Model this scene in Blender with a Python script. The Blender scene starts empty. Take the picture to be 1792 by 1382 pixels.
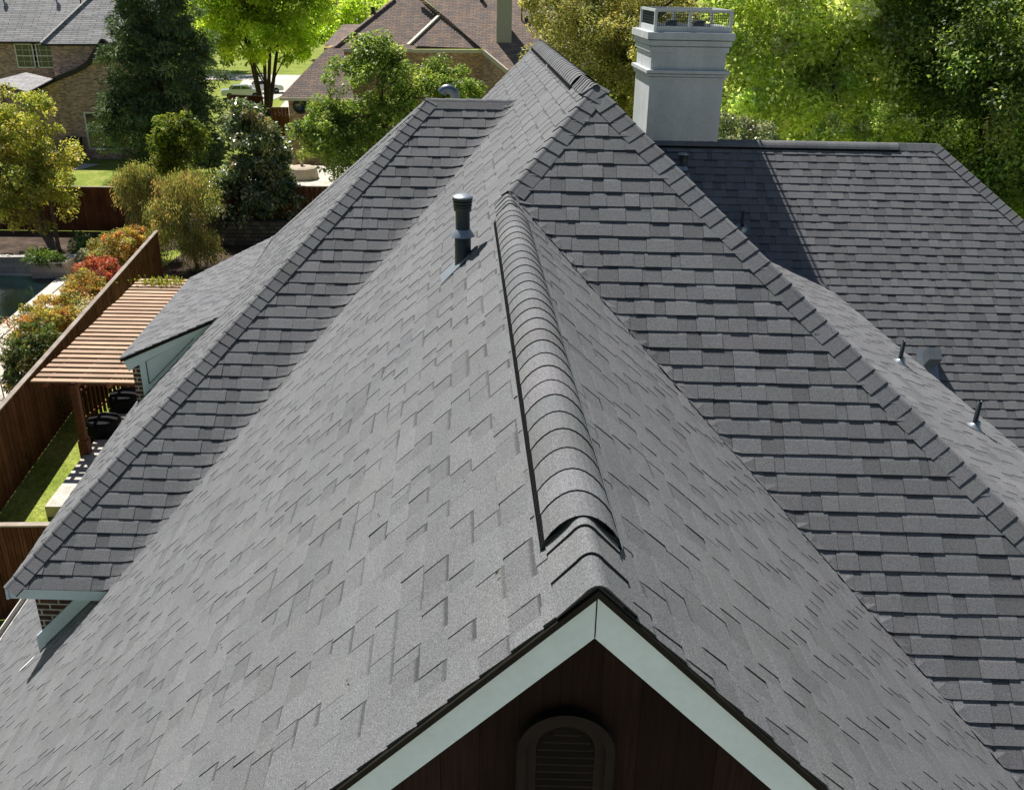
import bpy, math, random
import numpy as np
from mathutils import Vector, Matrix

# ------------------------------------------------------------------ camera, sky, sun, exposure
scene = bpy.context.scene
W_PX, H_PX = 1792.0, 1382.0
F_PX, PITCH, ROLL = 1655.46, 0.4167, 0.0163
HC = 13.0                                    # camera height above the yard
EYE = np.array([0.0, 0.0, HC])


def cam_axes():
    cp, sp = math.cos(PITCH), math.sin(PITCH)
    f = np.array([0, cp, -sp]); r = np.array([1.0, 0, 0]); u = np.array([0, sp, cp])
    cr, sr = math.cos(ROLL), math.sin(ROLL)
    return r * cr + u * sr, -r * sr + u * cr, f


AX_R, AX_U, AX_F = cam_axes()
cam_data = bpy.data.cameras.new("camera")
cam = bpy.data.objects.new("camera", cam_data)
scene.collection.objects.link(cam)
m = Matrix.Identity(4)
for i in range(3):
    m[i][0], m[i][1], m[i][2] = AX_R[i], AX_U[i], -AX_F[i]
    m[i][3] = EYE[i]
cam.matrix_world = m
cam_data.sensor_width = 36.0
cam_data.lens = F_PX / W_PX * 36.0
cam_data.clip_start = 0.05
cam_data.clip_end = 3000.0
scene.camera = cam

SUN_TO = np.array([-0.31, 0.485, 0.82]); SUN_TO /= np.linalg.norm(SUN_TO)
world = bpy.data.worlds.new("World")
scene.world = world
world.use_nodes = True
wn = world.node_tree.nodes
sky = wn.new("ShaderNodeTexSky")
sky.sky_type = 'NISHITA'
sky.sun_disc = False
sky.sun_elevation = math.asin(SUN_TO[2])
sky.sun_rotation = math.atan2(SUN_TO[0], SUN_TO[1])
sky.air_density = 0.8
sky.dust_density = 0.4
sky.ozone_density = 1.0
bg = wn["Background"]
bg.inputs[1].default_value = 0.05
world.node_tree.links.new(sky.outputs[0], bg.inputs[0])
sun_data = bpy.data.lights.new("sun", 'SUN')
sun_data.energy = 5.0
sun_data.angle = math.radians(0.53)
sun_data.color = (1.0, 0.955, 0.89)
sun = bpy.data.objects.new("sun", sun_data)
scene.collection.objects.link(sun)
sun.rotation_euler = Vector(tuple(-SUN_TO)).to_track_quat('-Z', 'Y').to_euler()
sun.location = (0, 0, 60)
scene.view_settings.view_transform = 'Standard'
scene.view_settings.look = 'None'
scene.view_settings.gamma = 1.0
scene.view_settings.use_curve_mapping = False
scene.view_settings.exposure = 0.52
scene.cycles.max_bounces = 5
scene.cycles.diffuse_bounces = 3
scene.cycles.transparent_max_bounces = 4

rng = np.random.default_rng(11)
random.seed(5)
COL = scene.collection


def ray(q):
    return AX_R * ((q[0] - W_PX / 2) / F_PX) - AX_U * ((q[1] - H_PX / 2) / F_PX) + AX_F


def at(q, z=0.0):
    """the point at height z seen at photo pixel q"""
    d = ray(q)
    return EYE + d * ((z - HC) / d[2])


def aty(q, y):
    """the point at forward distance y seen at photo pixel q"""
    d = ray(q)
    return EYE + d * (y / d[1])


# ------------------------------------------------------------------ materials
def newmat(name):
    mt = bpy.data.materials.new(name)
    mt.use_nodes = True
    nt = mt.node_tree
    return mt, nt, nt.nodes, nt.links, nt.nodes["Principled BSDF"]


def noise(nt, vec, scale, detail=3.0, rough=0.55):
    n = nt.nodes.new("ShaderNodeTexNoise")
    n.inputs["Scale"].default_value = scale
    n.inputs["Detail"].default_value = detail
    n.inputs["Roughness"].default_value = rough
    nt.links.new(vec, n.inputs["Vector"])
    return n


def ramp(nt, fac, stops):
    r = nt.nodes.new("ShaderNodeValToRGB")
    el = r.color_ramp.elements
    while len(el) < len(stops):
        el.new(0.5)
    for e, (pos, c) in zip(el, stops):
        e.position = pos
        e.color = (c[0], c[1], c[2], 1.0) if len(c) == 3 else c
    nt.links.new(fac, r.inputs[0])
    return r


def mixc(nt, a, b, fac=1.0, mode='MULTIPLY'):
    x = nt.nodes.new("ShaderNodeMix")
    x.data_type = 'RGBA'
    x.blend_type = mode
    for sock, val in ((x.inputs["A"], a), (x.inputs["B"], b), (x.inputs["Factor"], fac)):
        if hasattr(val, "is_linked"):
            nt.links.new(val, sock)
        elif isinstance(val, (int, float)):
            sock.default_value = val
        else:
            sock.default_value = (val[0], val[1], val[2], 1)
    return x.outputs["Result"]


def g3(v):
    return (v, v, v)


def pos_node(nt):
    return nt.nodes.new("ShaderNodeNewGeometry").outputs["Position"]


def plain(name, col, rough=0.7, spec=0.3, var=0.15, scale=6.0, metallic=0.0, bump=0.0, bscale=60.0, streak=False):
    """one colour broken up by dirt-like noise"""
    mt, nt, N, L, b = newmat(name)
    p = pos_node(nt)
    n = noise(nt, p, scale, 5.0)
    r = ramp(nt, n.outputs["Fac"], [(0.25, g3(1 - var)), (0.75, g3(1 + var))])
    n2 = noise(nt, p, scale * 9, 3.0)
    r2 = ramp(nt, n2.outputs["Fac"], [(0.3, g3(1 - var * .6)), (0.7, g3(1 + var * .5))])
    c = mixc(nt, col, r.outputs[0])
    c = mixc(nt, c, r2.outputs[0])
    if streak:
        mp = N.new("ShaderNodeMapping"); mp.inputs["Scale"].default_value = (3.5, 3.5, 0.35)
        L.new(p, mp.inputs[0])
        n4 = noise(nt, mp.outputs[0], 1.0, 4.0)
        c = mixc(nt, c, ramp(nt, n4.outputs["Fac"], [(0.32, g3(0.90)), (0.62, g3(1.02))]).outputs[0])
    L.new(c, b.inputs["Base Color"])
    b.inputs["Roughness"].default_value = rough
    b.inputs["Specular IOR Level"].default_value = spec
    b.inputs["Metallic"].default_value = metallic
    if bump:
        n3 = noise(nt, p, bscale, 4.0)
        bp = N.new("ShaderNodeBump")
        bp.inputs["Strength"].default_value = bump
        bp.inputs["Distance"].default_value = 0.01
        L.new(n3.outputs["Fac"], bp.inputs["Height"])
        L.new(bp.outputs[0], b.inputs["Normal"])
    return mt


def shingle_mat(name, tint=(1, 1, 1)):
    mt, nt, N, L, b = newmat(name)
    p = pos_node(nt)
    at_ = N.new("ShaderNodeAttribute"); at_.attribute_name = "Col"
    g = noise(nt, p, 170.0, 2.0, 0.8)
    gr = ramp(nt, g.outputs["Fac"], [(0.33, g3(0.47)), (0.5, g3(0.96)), (0.68, g3(1.68))])
    g2 = noise(nt, p, 45.0, 2.0, 0.7)
    g2r = ramp(nt, g2.outputs["Fac"], [(0.3, g3(0.92)), (0.7, g3(1.08))])
    big = noise(nt, p, 1.3, 4.0)
    br = ramp(nt, big.outputs["Fac"], [(0.3, (0.92, 0.925, 0.93)), (0.7, (1.07, 1.065, 1.06))])
    c = mixc(nt, at_.outputs["Color"], gr.outputs[0])
    c = mixc(nt, c, g2r.outputs[0])
    c = mixc(nt, c, br.outputs[0])
    c = mixc(nt, c, tint)
    L.new(c, b.inputs["Base Color"])
    b.inputs["Roughness"].default_value = 0.85
    b.inputs["Specular IOR Level"].default_value = 0.35
    bp = N.new("ShaderNodeBump")
    bp.inputs["Strength"].default_value = 0.35
    bp.inputs["Distance"].default_value = 0.004
    L.new(g.outputs["Fac"], bp.inputs["Height"])
    L.new(bp.outputs[0], b.inputs["Normal"])
    return mt


def brick_mat(name, c1, c2, mortar, bw=0.215, bh=0.075, ms=0.012, bias=0.0, bump=0.5, offset=0.5, rough=0.85, big=0.12):
    mt, nt, N, L, b = newmat(name)
    uv = N.new("ShaderNodeUVMap").outputs[0]
    br = N.new("ShaderNodeTexBrick")
    br.offset = offset
    br.inputs["Color1"].default_value = (*c1, 1)
    br.inputs["Color2"].default_value = (*c2, 1)
    br.inputs["Mortar"].default_value = (*mortar, 1)
    br.inputs["Scale"].default_value = 1.0
    br.inputs["Mortar Size"].default_value = ms
    br.inputs["Mortar Smooth"].default_value = 0.15
    br.inputs["Bias"].default_value = bias
    br.inputs["Brick Width"].default_value = bw
    br.inputs["Row Height"].default_value = bh
    L.new(uv, br.inputs["Vector"])
    p = pos_node(nt)
    n = noise(nt, p, 1.1, 5.0)
    r = ramp(nt, n.outputs["Fac"], [(0.3, g3(1 - big)), (0.7, g3(1 + big))])
    n2 = noise(nt, p, 14.0, 3.0)
    r2 = ramp(nt, n2.outputs["Fac"], [(0.3, g3(0.8)), (0.7, g3(1.2))])
    c = mixc(nt, br.outputs["Color"], r.outputs[0])
    c = mixc(nt, c, r2.outputs[0])
    L.new(c, b.inputs["Base Color"])
    b.inputs["Roughness"].default_value = rough
    b.inputs["Specular IOR Level"].default_value = 0.2
    bp = N.new("ShaderNodeBump")
    bp.inputs["Strength"].default_value = bump
    bp.inputs["Distance"].default_value = 0.01
    bp.invert = True
    L.new(br.outputs["Fac"], bp.inputs["Height"])
    L.new(bp.outputs[0], b.inputs["Normal"])
    return mt


def wood_mat(name, ca, cb, board=0.14, rough=0.75, along='UV', gap=0.008, gapcol=(0.012, 0.008, 0.006)):
    """boards running along V of the UV map, each with its own tone and grain"""
    mt, nt, N, L, b = newmat(name)
    uv = N.new("ShaderNodeUVMap").outputs[0]
    br = N.new("ShaderNodeTexBrick")
    br.offset = 0.37
    br.inputs["Color1"].default_value = (*ca, 1)
    br.inputs["Color2"].default_value = (*cb, 1)
    br.inputs["Mortar"].default_value = (*gapcol, 1)
    br.inputs["Scale"].default_value = 1.0
    br.inputs["Mortar Size"].default_value = gap
    br.inputs["Brick Width"].default_value = 9.0
    br.inputs["Row Height"].default_value = board
    sep = N.new("ShaderNodeSeparateXYZ"); L.new(uv, sep.inputs[0])
    com = N.new("ShaderNodeCombineXYZ")
    L.new(sep.outputs[1], com.inputs[0]); L.new(sep.outputs[0], com.inputs[1])
    L.new(com.outputs[0], br.inputs["Vector"])
    mp = N.new("ShaderNodeMapping"); mp.inputs["Scale"].default_value = (3.0, 60.0, 1.0)
    L.new(com.outputs[0], mp.inputs[0])
    n = noise(nt, mp.outputs[0], 1.0, 5.0, 0.6)
    r = ramp(nt, n.outputs["Fac"], [(0.3, g3(0.6)), (0.7, g3(1.35))])
    n2 = noise(nt, pos_node(nt), 1.7, 4.0)
    r2 = ramp(nt, n2.outputs["Fac"], [(0.3, g3(0.7)), (0.7, g3(1.25))])
    c = mixc(nt, br.outputs["Color"], r.outputs[0])
    c = mixc(nt, c, r2.outputs[0])
    L.new(c, b.inputs["Base Color"])
    b.inputs["Roughness"].default_value = rough
    b.inputs["Specular IOR Level"].default_value = 0.06
    return mt


def grain_mat(name, ca, cb, rough=0.7, scale=(2.0, 2.0, 2.0)):
    """timber whose tone shifts from piece to piece and along the piece"""
    mt, nt, N, L, b = newmat(name)
    p = pos_node(nt)
    mp = N.new("ShaderNodeMapping"); mp.inputs["Scale"].default_value = scale
    L.new(p, mp.inputs[0])
    n = noise(nt, mp.outputs[0], 1.0, 6.0, 0.65)
    r = ramp(nt, n.outputs["Fac"], [(0.28, ca), (0.72, cb)])
    oi = N.new("ShaderNodeObjectInfo")
    r2 = ramp(nt, oi.outputs["Random"], [(0.0, g3(0.72)), (1.0, g3(1.25))])
    L.new(mixc(nt, r.outputs[0], r2.outputs[0]), b.inputs["Base Color"])
    b.inputs["Roughness"].default_value = rough
    b.inputs["Specular IOR Level"].default_value = 0.3
    return mt


def leaf_mat(name, trans=0.42, rough=0.5, spec=0.35, ttint=(1.15, 1.15, 0.55)):
    mt, nt, N, L, b = newmat(name)
    a = N.new("ShaderNodeAttribute"); a.attribute_name = "Col"
    L.new(a.outputs["Color"], b.inputs["Base Color"])
    b.inputs["Roughness"].default_value = rough
    b.inputs["Specular IOR Level"].default_value = spec
    t = N.new("ShaderNodeBsdfTranslucent")
    L.new(mixc(nt, a.outputs["Color"], ttint), t.inputs["Color"])
    mx = N.new("ShaderNodeMixShader")
    mx.inputs[0].default_value = trans
    L.new(b.outputs[0], mx.inputs[1]); L.new(t.outputs[0], mx.inputs[2])
    L.new(mx.outputs[0], N["Material Output"].inputs["Surface"])
    return mt


def ground_mat(name, cols, scales=(0.35, 3.0, 40.0), rough=0.95, bump=0.4):
    mt, nt, N, L, b = newmat(name)
    p = pos_node(nt)
    n = noise(nt, p, scales[0], 5.0)
    r = ramp(nt, n.outputs["Fac"], [(0.3, cols[0]), (0.5, cols[1]), (0.72, cols[2])])
    n2 = noise(nt, p, scales[1], 5.0, 0.7)
    r2 = ramp(nt, n2.outputs["Fac"], [(0.3, g3(0.72)), (0.7, g3(1.28))])
    n3 = noise(nt, p, scales[2], 2.0, 0.7)
    r3 = ramp(nt, n3.outputs["Fac"], [(0.3, g3(0.45)), (0.7, g3(1.55))])
    c = mixc(nt, r.outputs[0], r2.outputs[0])
    c = mixc(nt, c, r3.outputs[0])
    L.new(c, b.inputs["Base Color"])
    b.inputs["Roughness"].default_value = rough
    b.inputs["Specular IOR Level"].default_value = 0.15
    bp = N.new("ShaderNodeBump"); bp.inputs["Strength"].default_value = bump
    bp.inputs["Distance"].default_value = 0.04
    L.new(n3.outputs["Fac"], bp.inputs["Height"]); L.new(bp.outputs[0], b.inputs["Normal"])
    return mt


def glass_mat(name, col=(0.02, 0.025, 0.03), rough=0.06):
    mt, nt, N, L, b = newmat(name)
    n = noise(nt, pos_node(nt), 1.2, 2.0)
    r = ramp(nt, n.outputs["Fac"], [(0.3, col), (0.7, tuple(c * 2.2 for c in col))])
    L.new(r.outputs[0], b.inputs["Base Color"])
    b.inputs["Roughness"].default_value = rough
    b.inputs["Specular IOR Level"].default_value = 0.8
    return mt


def screen_mat(name):
    """black plastic louvre strip with thin pale webs"""
    mt, nt, N, L, b = newmat(name)
    uv = N.new("ShaderNodeUVMap").outputs[0]
    br = N.new("ShaderNodeTexBrick")
    br.inputs["Color1"].default_value = (0.002, 0.002, 0.002, 1)
    br.inputs["Color2"].default_value = (0.003, 0.003, 0.003, 1)
    br.inputs["Mortar"].default_value = (0.05, 0.05, 0.05, 1)
    br.inputs["Scale"].default_value = 1.0
    br.inputs["Mortar Size"].default_value = 0.0008
    br.inputs["Brick Width"].default_value = 0.024
    br.inputs["Row Height"].default_value = 0.011
    L.new(uv, br.inputs["Vector"])
    L.new(br.outputs["Color"], b.inputs["Base Color"])
    b.inputs["Specular IOR Level"].default_value = 0.02
    b.inputs["Roughness"].default_value = 0.95
    return mt


def water_mat(name):
    mt, nt, N, L, b = newmat(name)
    p = pos_node(nt)
    n = noise(nt, p, 0.6, 3.0)
    r = ramp(nt, n.outputs["Fac"], [(0.3, (0.002, 0.006, 0.007)), (0.7, (0.004, 0.014, 0.015))])
    L.new(r.outputs[0], b.inputs["Base Color"])
    b.inputs["Roughness"].default_value = 0.04
    b.inputs["Specular IOR Level"].default_value = 0.6
    n2 = noise(nt, p, 5.0, 3.0)
    bp = N.new("ShaderNodeBump"); bp.inputs["Strength"].default_value = 0.12; bp.inputs["Distance"].default_value = 0.05
    L.new(n2.outputs["Fac"], bp.inputs["Height"]); L.new(bp.outputs[0], b.inputs["Normal"])
    return mt


M = dict(
    shingle=shingle_mat("charcoal_shingle"),
    paint=plain("blue_grey_paint", (0.54, 0.645, 0.71), 0.5, 0.35, 0.07, 3.0),
    stucco=plain("grey_stucco", (0.56, 0.585, 0.59), 0.9, 0.15, 0.10, 2.0, bump=0.5, bscale=45.0, streak=True),
    drip=plain("dark_drip_edge", (0.016, 0.014, 0.011), 0.8, 0.08, 0.2),
    gable=wood_mat("dark_gable_boards", (0.012, 0.0064, 0.0050), (0.022, 0.0115, 0.0085), 0.16, gap=0.003, gapcol=(0.006, 0.004, 0.003)),
    louver=grain_mat("louver_wood", (0.007, 0.0045, 0.0036), (0.014, 0.0085, 0.0065), 0.95, scale=(4, 4, 20)),
    housebrick=brick_mat("house_brick", (0.10, 0.045, 0.030), (0.055, 0.030, 0.024), (0.40, 0.37, 0.32), ms=0.010),
    screen=screen_mat("vent_screen"),
    pvc=plain("black_painted_pipe", (0.020, 0.028, 0.034), 0.42, 0.45, 0.25, 9.0),
    lead=plain("grey_lead_boot", (0.34, 0.38, 0.41), 0.38, 0.5, 0.15, 9.0, metallic=0.6),
    steel=plain("galvanised_steel", (0.22, 0.25, 0.27), 0.33, 0.5, 0.18, 5.0, metallic=0.75),
    greybox=plain("grey_vent_box", (0.10, 0.12, 0.135), 0.5, 0.4, 0.12, 8.0),
    gutter=plain("pale_gutter", (0.52, 0.50, 0.46), 0.4, 0.4, 0.1, 4.0),
    redwood=grain_mat("stained_red_wood", (0.115, 0.038, 0.016), (0.26, 0.095, 0.042), scale=(1.5, 1.5, 9)),
    slat=grain_mat("weathered_cedar_slat", (0.33, 0.195, 0.115), (0.56, 0.40, 0.27), scale=(1.2, 9, 9)),
    fence=wood_mat("brown_fence_boards", (0.095, 0.036, 0.020), (0.160, 0.066, 0.036), 0.14),
    fencecap=grain_mat("grey_fence_top", (0.20, 0.15, 0.11), (0.42, 0.36, 0.30)),
    nbrick=brick_mat("tan_brick", (0.62, 0.38, 0.31), (0.20, 0.135, 0.125), (0.50, 0.42, 0.38), bw=0.26, bh=0.105, ms=0.010),
    bbrick=brick_mat("orange_tan_brick", (0.66, 0.38, 0.26), (0.26, 0.165, 0.12), (0.46, 0.38, 0.30), bw=0.26, bh=0.105, ms=0.010),
    nroof=brick_mat("grey_neighbour_shingle", (0.47, 0.46, 0.455), (0.33, 0.325, 0.325), (0.10, 0.098, 0.10), bw=1.1, bh=0.19, ms=0.020, bump=0.8, offset=0.37),
    broof=brick_mat("brown_neighbour_shingle", (0.33, 0.235, 0.175), (0.19, 0.165, 0.155), (0.095, 0.062, 0.05), bw=0.55, bh=0.19, ms=0.018, bump=0.8, offset=0.37),
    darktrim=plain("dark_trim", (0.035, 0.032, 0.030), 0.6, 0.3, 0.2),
    cream=plain("cream_trim", (0.62, 0.56, 0.44), 0.6, 0.3, 0.08),
    ochre=plain("ochre_stucco", (0.42, 0.27, 0.11), 0.85, 0.2, 0.08),
    taupe=plain("taupe_stucco", (0.42, 0.38, 0.33), 0.85, 0.2, 0.06),
    white=plain("white_paint", (0.72, 0.72, 0.70), 0.5, 0.3, 0.05),
    glass=glass_mat("window_glass"),
    bark=plain("brown_bark", (0.085, 0.062, 0.045), 0.95, 0.1, 0.4, 5.0, bump=0.8, bscale=25.0),
    palebark=plain("pale_bark", (0.20, 0.165, 0.13), 0.95, 0.1, 0.35, 5.0, bump=0.8, bscale=25.0),
    leaf=leaf_mat("leaf", 0.5, 0.45, 0.4, (1.35, 1.28, 0.65)),
    thinleaf=leaf_mat("thin_spring_leaf", 0.58, 0.42, 0.45, (1.34, 1.36, 0.90)),
    glossleaf=leaf_mat("glossy_leaf", 0.32, 0.30, 0.7, (1.1, 1.2, 0.5)),
    needle=leaf_mat("needle_spray", 0.22, 0.6, 0.2, (1.1, 1.2, 0.5)),
    lawn=ground_mat("lawn_turf", [(0.14, 0.20, 0.028), (0.22, 0.27, 0.042), (0.31, 0.33, 0.085)], (0.5, 4.0, 22.0)),
    mulch=ground_mat("mulch_soil", [(0.040, 0.028, 0.020), (0.075, 0.052, 0.038), (0.16, 0.12, 0.09)], (0.8, 5.0, 50.0)),
    deck=ground_mat("cream_pool_deck", [(0.56, 0.49, 0.40), (0.63, 0.56, 0.47), (0.68, 0.62, 0.53)], (0.6, 4.0, 60.0), 0.85, 0.1),
    concrete=ground_mat("pale_concrete", [(0.50, 0.46, 0.40), (0.58, 0.54, 0.47), (0.64, 0.60, 0.53)], (0.4, 3.0, 60.0), 0.9, 0.1),
    limestone=brick_mat("limestone_cladding", (0.40, 0.35, 0.29), (0.31, 0.28, 0.24), (0.24, 0.21, 0.18), bw=0.5, bh=0.26, ms=0.008),
    stonewall=brick_mat("rough_stone_blocks", (0.17, 0.145, 0.115), (0.095, 0.082, 0.070), (0.035, 0.03, 0.026), bw=0.42, bh=0.21, ms=0.02, offset=0.31),
    water=water_mat("pool_water"),
    canvas=plain("tan_canvas", (0.34, 0.26, 0.19), 0.9, 0.1, 0.2, 3.0),
    tarp=plain("cream_cover", (0.46, 0.39, 0.30), 0.8, 0.2, 0.1, 2.0),
    binplastic=plain("dark_green_plastic", (0.018, 0.026, 0.022), 0.45, 0.4, 0.15),
    blackcover=plain("black_vinyl_cover", (0.010, 0.010, 0.012), 0.85, 0.15, 0.2),
    carpaint=plain("silver_car_paint", (0.52, 0.56, 0.60), 0.22, 0.6, 0.04, 2.0, metallic=0.4),
    carwhite=plain("white_car_paint", (0.75, 0.76, 0.77), 0.25, 0.6, 0.03, 2.0),
    rubber=plain("black_rubber", (0.012, 0.012, 0.012), 0.8, 0.2, 0.2),
)


# ------------------------------------------------------------------ mesh builder
def unit(v):
    v = np.asarray(v, float)
    return v / max(1e-12, np.linalg.norm(v))


class MB:
    def __init__(self):
        self.v, self.f, self.c, self.uv = [], [], [], []
        self.smooth = []

    def face(self, pts, col=(1, 1, 1), uv=None, smooth=False):
        i = len(self.v)
        self.v.extend([tuple(p) for p in pts])
        self.f.append(list(range(i, i + len(pts))))
        self.c.append(col)
        self.uv.append(uv)
        self.smooth.append(smooth)

    def poly(self, pts, uax=None, vax=None, org=None, col=(1, 1, 1)):
        """planar polygon whose UV is in metres along uax / vax"""
        pts = [np.asarray(p, float) for p in pts]
        n = np.zeros(3)
        for a, b in zip(pts, pts[1:] + pts[:1]):
            n += np.cross(a, b)
        n = unit(n)
        if uax is None:
            uax = np.cross([0, 0, 1.0], n)
            uax = unit(uax) if np.linalg.norm(uax) > 1e-3 else np.array([1.0, 0, 0])
        if vax is None:
            vax = np.cross(n, uax)
        org = np.zeros(3) if org is None else org
        self.face(pts, col, [(float((p - org) @ uax), float((p - org) @ vax)) for p in pts])

    def prism(self, pts, d, col=(1, 1, 1)):
        """planar outline extruded by the vector d"""
        pts = [np.asarray(p, float) for p in pts]
        d = np.asarray(d, float)
        top = [p + d for p in pts]
        self.poly(pts[::-1], col=col); self.poly(top, col=col)
        k = len(pts)
        for i in range(k):
            j = (i + 1) % k
            self.poly([pts[i], pts[j], top[j], top[i]], col=col)

    def box(self, c, x, y, z, col=(1, 1, 1)):
        """centre and three half-axis vectors"""
        c, x, y, z = (np.asarray(a, float) for a in (c, x, y, z))
        self.prism([c - x - y - z, c + x - y - z, c + x + y - z, c - x + y - z], 2 * z, col)

    def bar(self, a, b, w, h, up=(0, 0, 1)):
        a, b = np.asarray(a, float), np.asarray(b, float)
        d = unit(b - a)
        s = np.cross(d, up)
        s = unit(s) if np.linalg.norm(s) > 1e-4 else np.array([1.0, 0, 0])
        t = np.cross(s, d)
        self.box((a + b) / 2, (b - a) / 2, s * w / 2, t * h / 2)

    def tube(self, path, rad, seg=8, cap=True, smooth=True, ry=None):
        path = [np.asarray(p, float) for p in path]
        if not hasattr(rad, "__len__"):
            rad = [rad] * len(path)
        rings = []
        prev = None
        for i, p in enumerate(path):
            d = unit(path[min(i + 1, len(path) - 1)] - path[max(i - 1, 0)])
            if prev is None:
                s = np.cross(d, [0, 0, 1.0])
                if np.linalg.norm(s) < 0.05:
                    s = np.cross(d, [1.0, 0, 0])
            else:
                s = prev - d * (prev @ d)
            s = unit(s); prev = s
            t = np.cross(d, s)
            rings.append([p + rad[i] * (math.cos(2 * math.pi * k / seg) * s + math.sin(2 * math.pi * k / seg) * t) for k in range(seg)])
        base = len(self.v)
        for r in rings:
            self.v.extend([tuple(q) for q in r])
        for i in range(len(rings) - 1):
            for k in range(seg):
                a = base + i * seg + k; b = base + i * seg + (k + 1) % seg
                self.f.append([a, b, b + seg, a + seg]); self.c.append((1, 1, 1)); self.uv.append(None); self.smooth.append(smooth)
        if cap:
            for r, fl in ((rings[0], True), (rings[-1], False)):
                self.face(r[::-1] if not fl else r, smooth=False)

    def lathe(self, org, prof, seg=20, axis=(0, 0, 1), smooth=True):
        """profile [(radius, height)] turned about axis"""
        org = np.asarray(org, float); ax = unit(axis)
        s = np.cross(ax, [0, 1.0, 0])
        s = unit(s) if np.linalg.norm(s) > 1e-3 else np.array([1.0, 0, 0])
        t = np.cross(ax, s)
        base = len(self.v)
        for r, h in prof:
            for k in range(seg):
                a = 2 * math.pi * k / seg
                self.v.append(tuple(org + ax * h + r * (math.cos(a) * s + math.sin(a) * t)))
        for i in range(len(prof) - 1):
            for k in range(seg):
                a = base + i * seg + k; b = base + i * seg + (k + 1) % seg
                self.f.append([a, b, b + seg, a + seg]); self.c.append((1, 1, 1)); self.uv.append(None); self.smooth.append(smooth)

    def build(self, name, mat, parent=None):
        me = bpy.data.meshes.new(name)
        off = np.zeros(3)
        if parent is not None:
            q = parent
            while q is not None:
                off += np.array(q.location); q = q.parent
        vv = np.asarray(self.v, dtype=np.float64).reshape(-1, 3) - off
        lens = np.array([len(f) for f in self.f], dtype=np.int32)
        loops = np.fromiter((i for f in self.f for i in f), dtype=np.int32, count=int(lens.sum()))
        fill_mesh(me, vv, loops, lens, self.smooth)
        if any(u is not None for u in self.uv):
            lay = me.uv_layers.new(name="UVMap")
            arr = np.zeros((len(loops), 2), dtype=np.float32)
            k = 0
            for u, n in zip(self.uv, lens):
                if u is not None:
                    arr[k:k + n] = u
                k += n
            lay.data.foreach_set("uv", arr.ravel())
        if any(tuple(c) != (1, 1, 1) for c in self.c):
            ca = me.color_attributes.new("Col", 'FLOAT_COLOR', 'CORNER')
            arr = np.ones((len(loops), 4), dtype=np.float32)
            k = 0
            for c, n in zip(self.c, lens):
                cc = np.asarray(c, dtype=np.float32)
                arr[k:k + n, :3] = cc
                k += n
            ca.data.foreach_set("color", arr.ravel())
        me.materials.append(mat)
        o = bpy.data.objects.new(name, me)
        COL.objects.link(o)
        if parent is not None:
            o.parent = parent
        return o


def fill_mesh(me, verts, loops, lens, smooth=None):
    me.vertices.add(len(verts))
    me.vertices.foreach_set("co", np.asarray(verts, dtype=np.float32).ravel())
    me.loops.add(len(loops))
    me.loops.foreach_set("vertex_index", loops.astype(np.int32))
    me.polygons.add(len(lens))
    st = np.concatenate([[0], np.cumsum(lens)[:-1]]).astype(np.int32)
    me.polygons.foreach_set("loop_start", st)
    me.polygons.foreach_set("loop_total", lens.astype(np.int32))
    if smooth is not None:
        me.polygons.foreach_set("use_smooth", np.asarray(smooth, dtype=bool))
    me.update(calc_edges=True)
    me.validate(verbose=False)


def tag(o, label=None, cat=None, group=None, kind=None):
    if label: o["label"] = label
    if cat: o["category"] = cat
    if group: o["group"] = group
    if kind: o["kind"] = kind
    return o


def empty(name, loc, label, cat, group=None):
    o = bpy.data.objects.new(name, None)
    o.location = tuple(float(x) for x in loc)
    o.empty_display_size = 0.2
    COL.objects.link(o)
    return tag(o, label, cat, group)


def sheet(name, pts, z, mat, kind='structure'):
    b = MB()
    b.poly([np.array([p[0], p[1], z]) for p in pts])
    o = b.build(name, mat)
    o["kind"] = kind
    return o


# ------------------------------------------------------------------ the house's own axes (slightly out of square)
S = 1.85
EX = np.array([math.cos(-0.0173), math.sin(-0.0173), 0.0])
EY = np.array([math.sin(-0.0588), math.cos(-0.0588), 0.0])
EZ = np.array([0, 0, 1.0])


def HW(u, v, w):
    return EYE + S * (u * EX + v * EY + w * EZ)


u1, vA, w1 = 0.2436, 1.4185, -1.0
tL, tG, tF, tR = 0.9967, 0.9724, 0.9527, 0.9479
u2, vP, vD = 0.721, 5.2304, 8.9947
w2 = w1 + tL * (u2 - u1)
vB = vP - (w2 - w1) / tF
w3, v3, u3, tW, tWL, w3e = -0.8167, 7.0442, -0.2174, 0.9373, 1.0123, -3.249
PL = dict(
    L=((-tL, 0, 1), w1 - tL * u1), G=((tG, 0, 1), w1 + tG * u1), F=((0, -tF, 1), w2 - tF * vP),
    R=((tR, 0, 1), w2 + tR * u2), W=((0, -tW, 1), w3 - tW * v3), WL=((-tWL, 0, 1), w3 - tWL * u3),
    WB=((0, 0.592, 1), w3 + 0.592 * v3), V=((0, -0.95, 1), -10.56), VB=((0, 0.95, 1), -1.4485 + 0.95 * 9.591),
    S=((0.4185, 0, 1), -2.553 + 0.4185 * 3.351))


def hp(n, u, v):
    (a, b, c), d = PL[n]
    return np.array([u, v, (d - a * u - b * v) / c])


def tri(*names):
    A, B = [], []
    for n in names:
        nn, d = PL[n] if isinstance(n, str) else n
        A.append(nn); B.append(d)
    return np.linalg.solve(np.array(A, float), np.array(B, float))


def H3(p):
    return HW(p[0], p[1], p[2])


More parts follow.
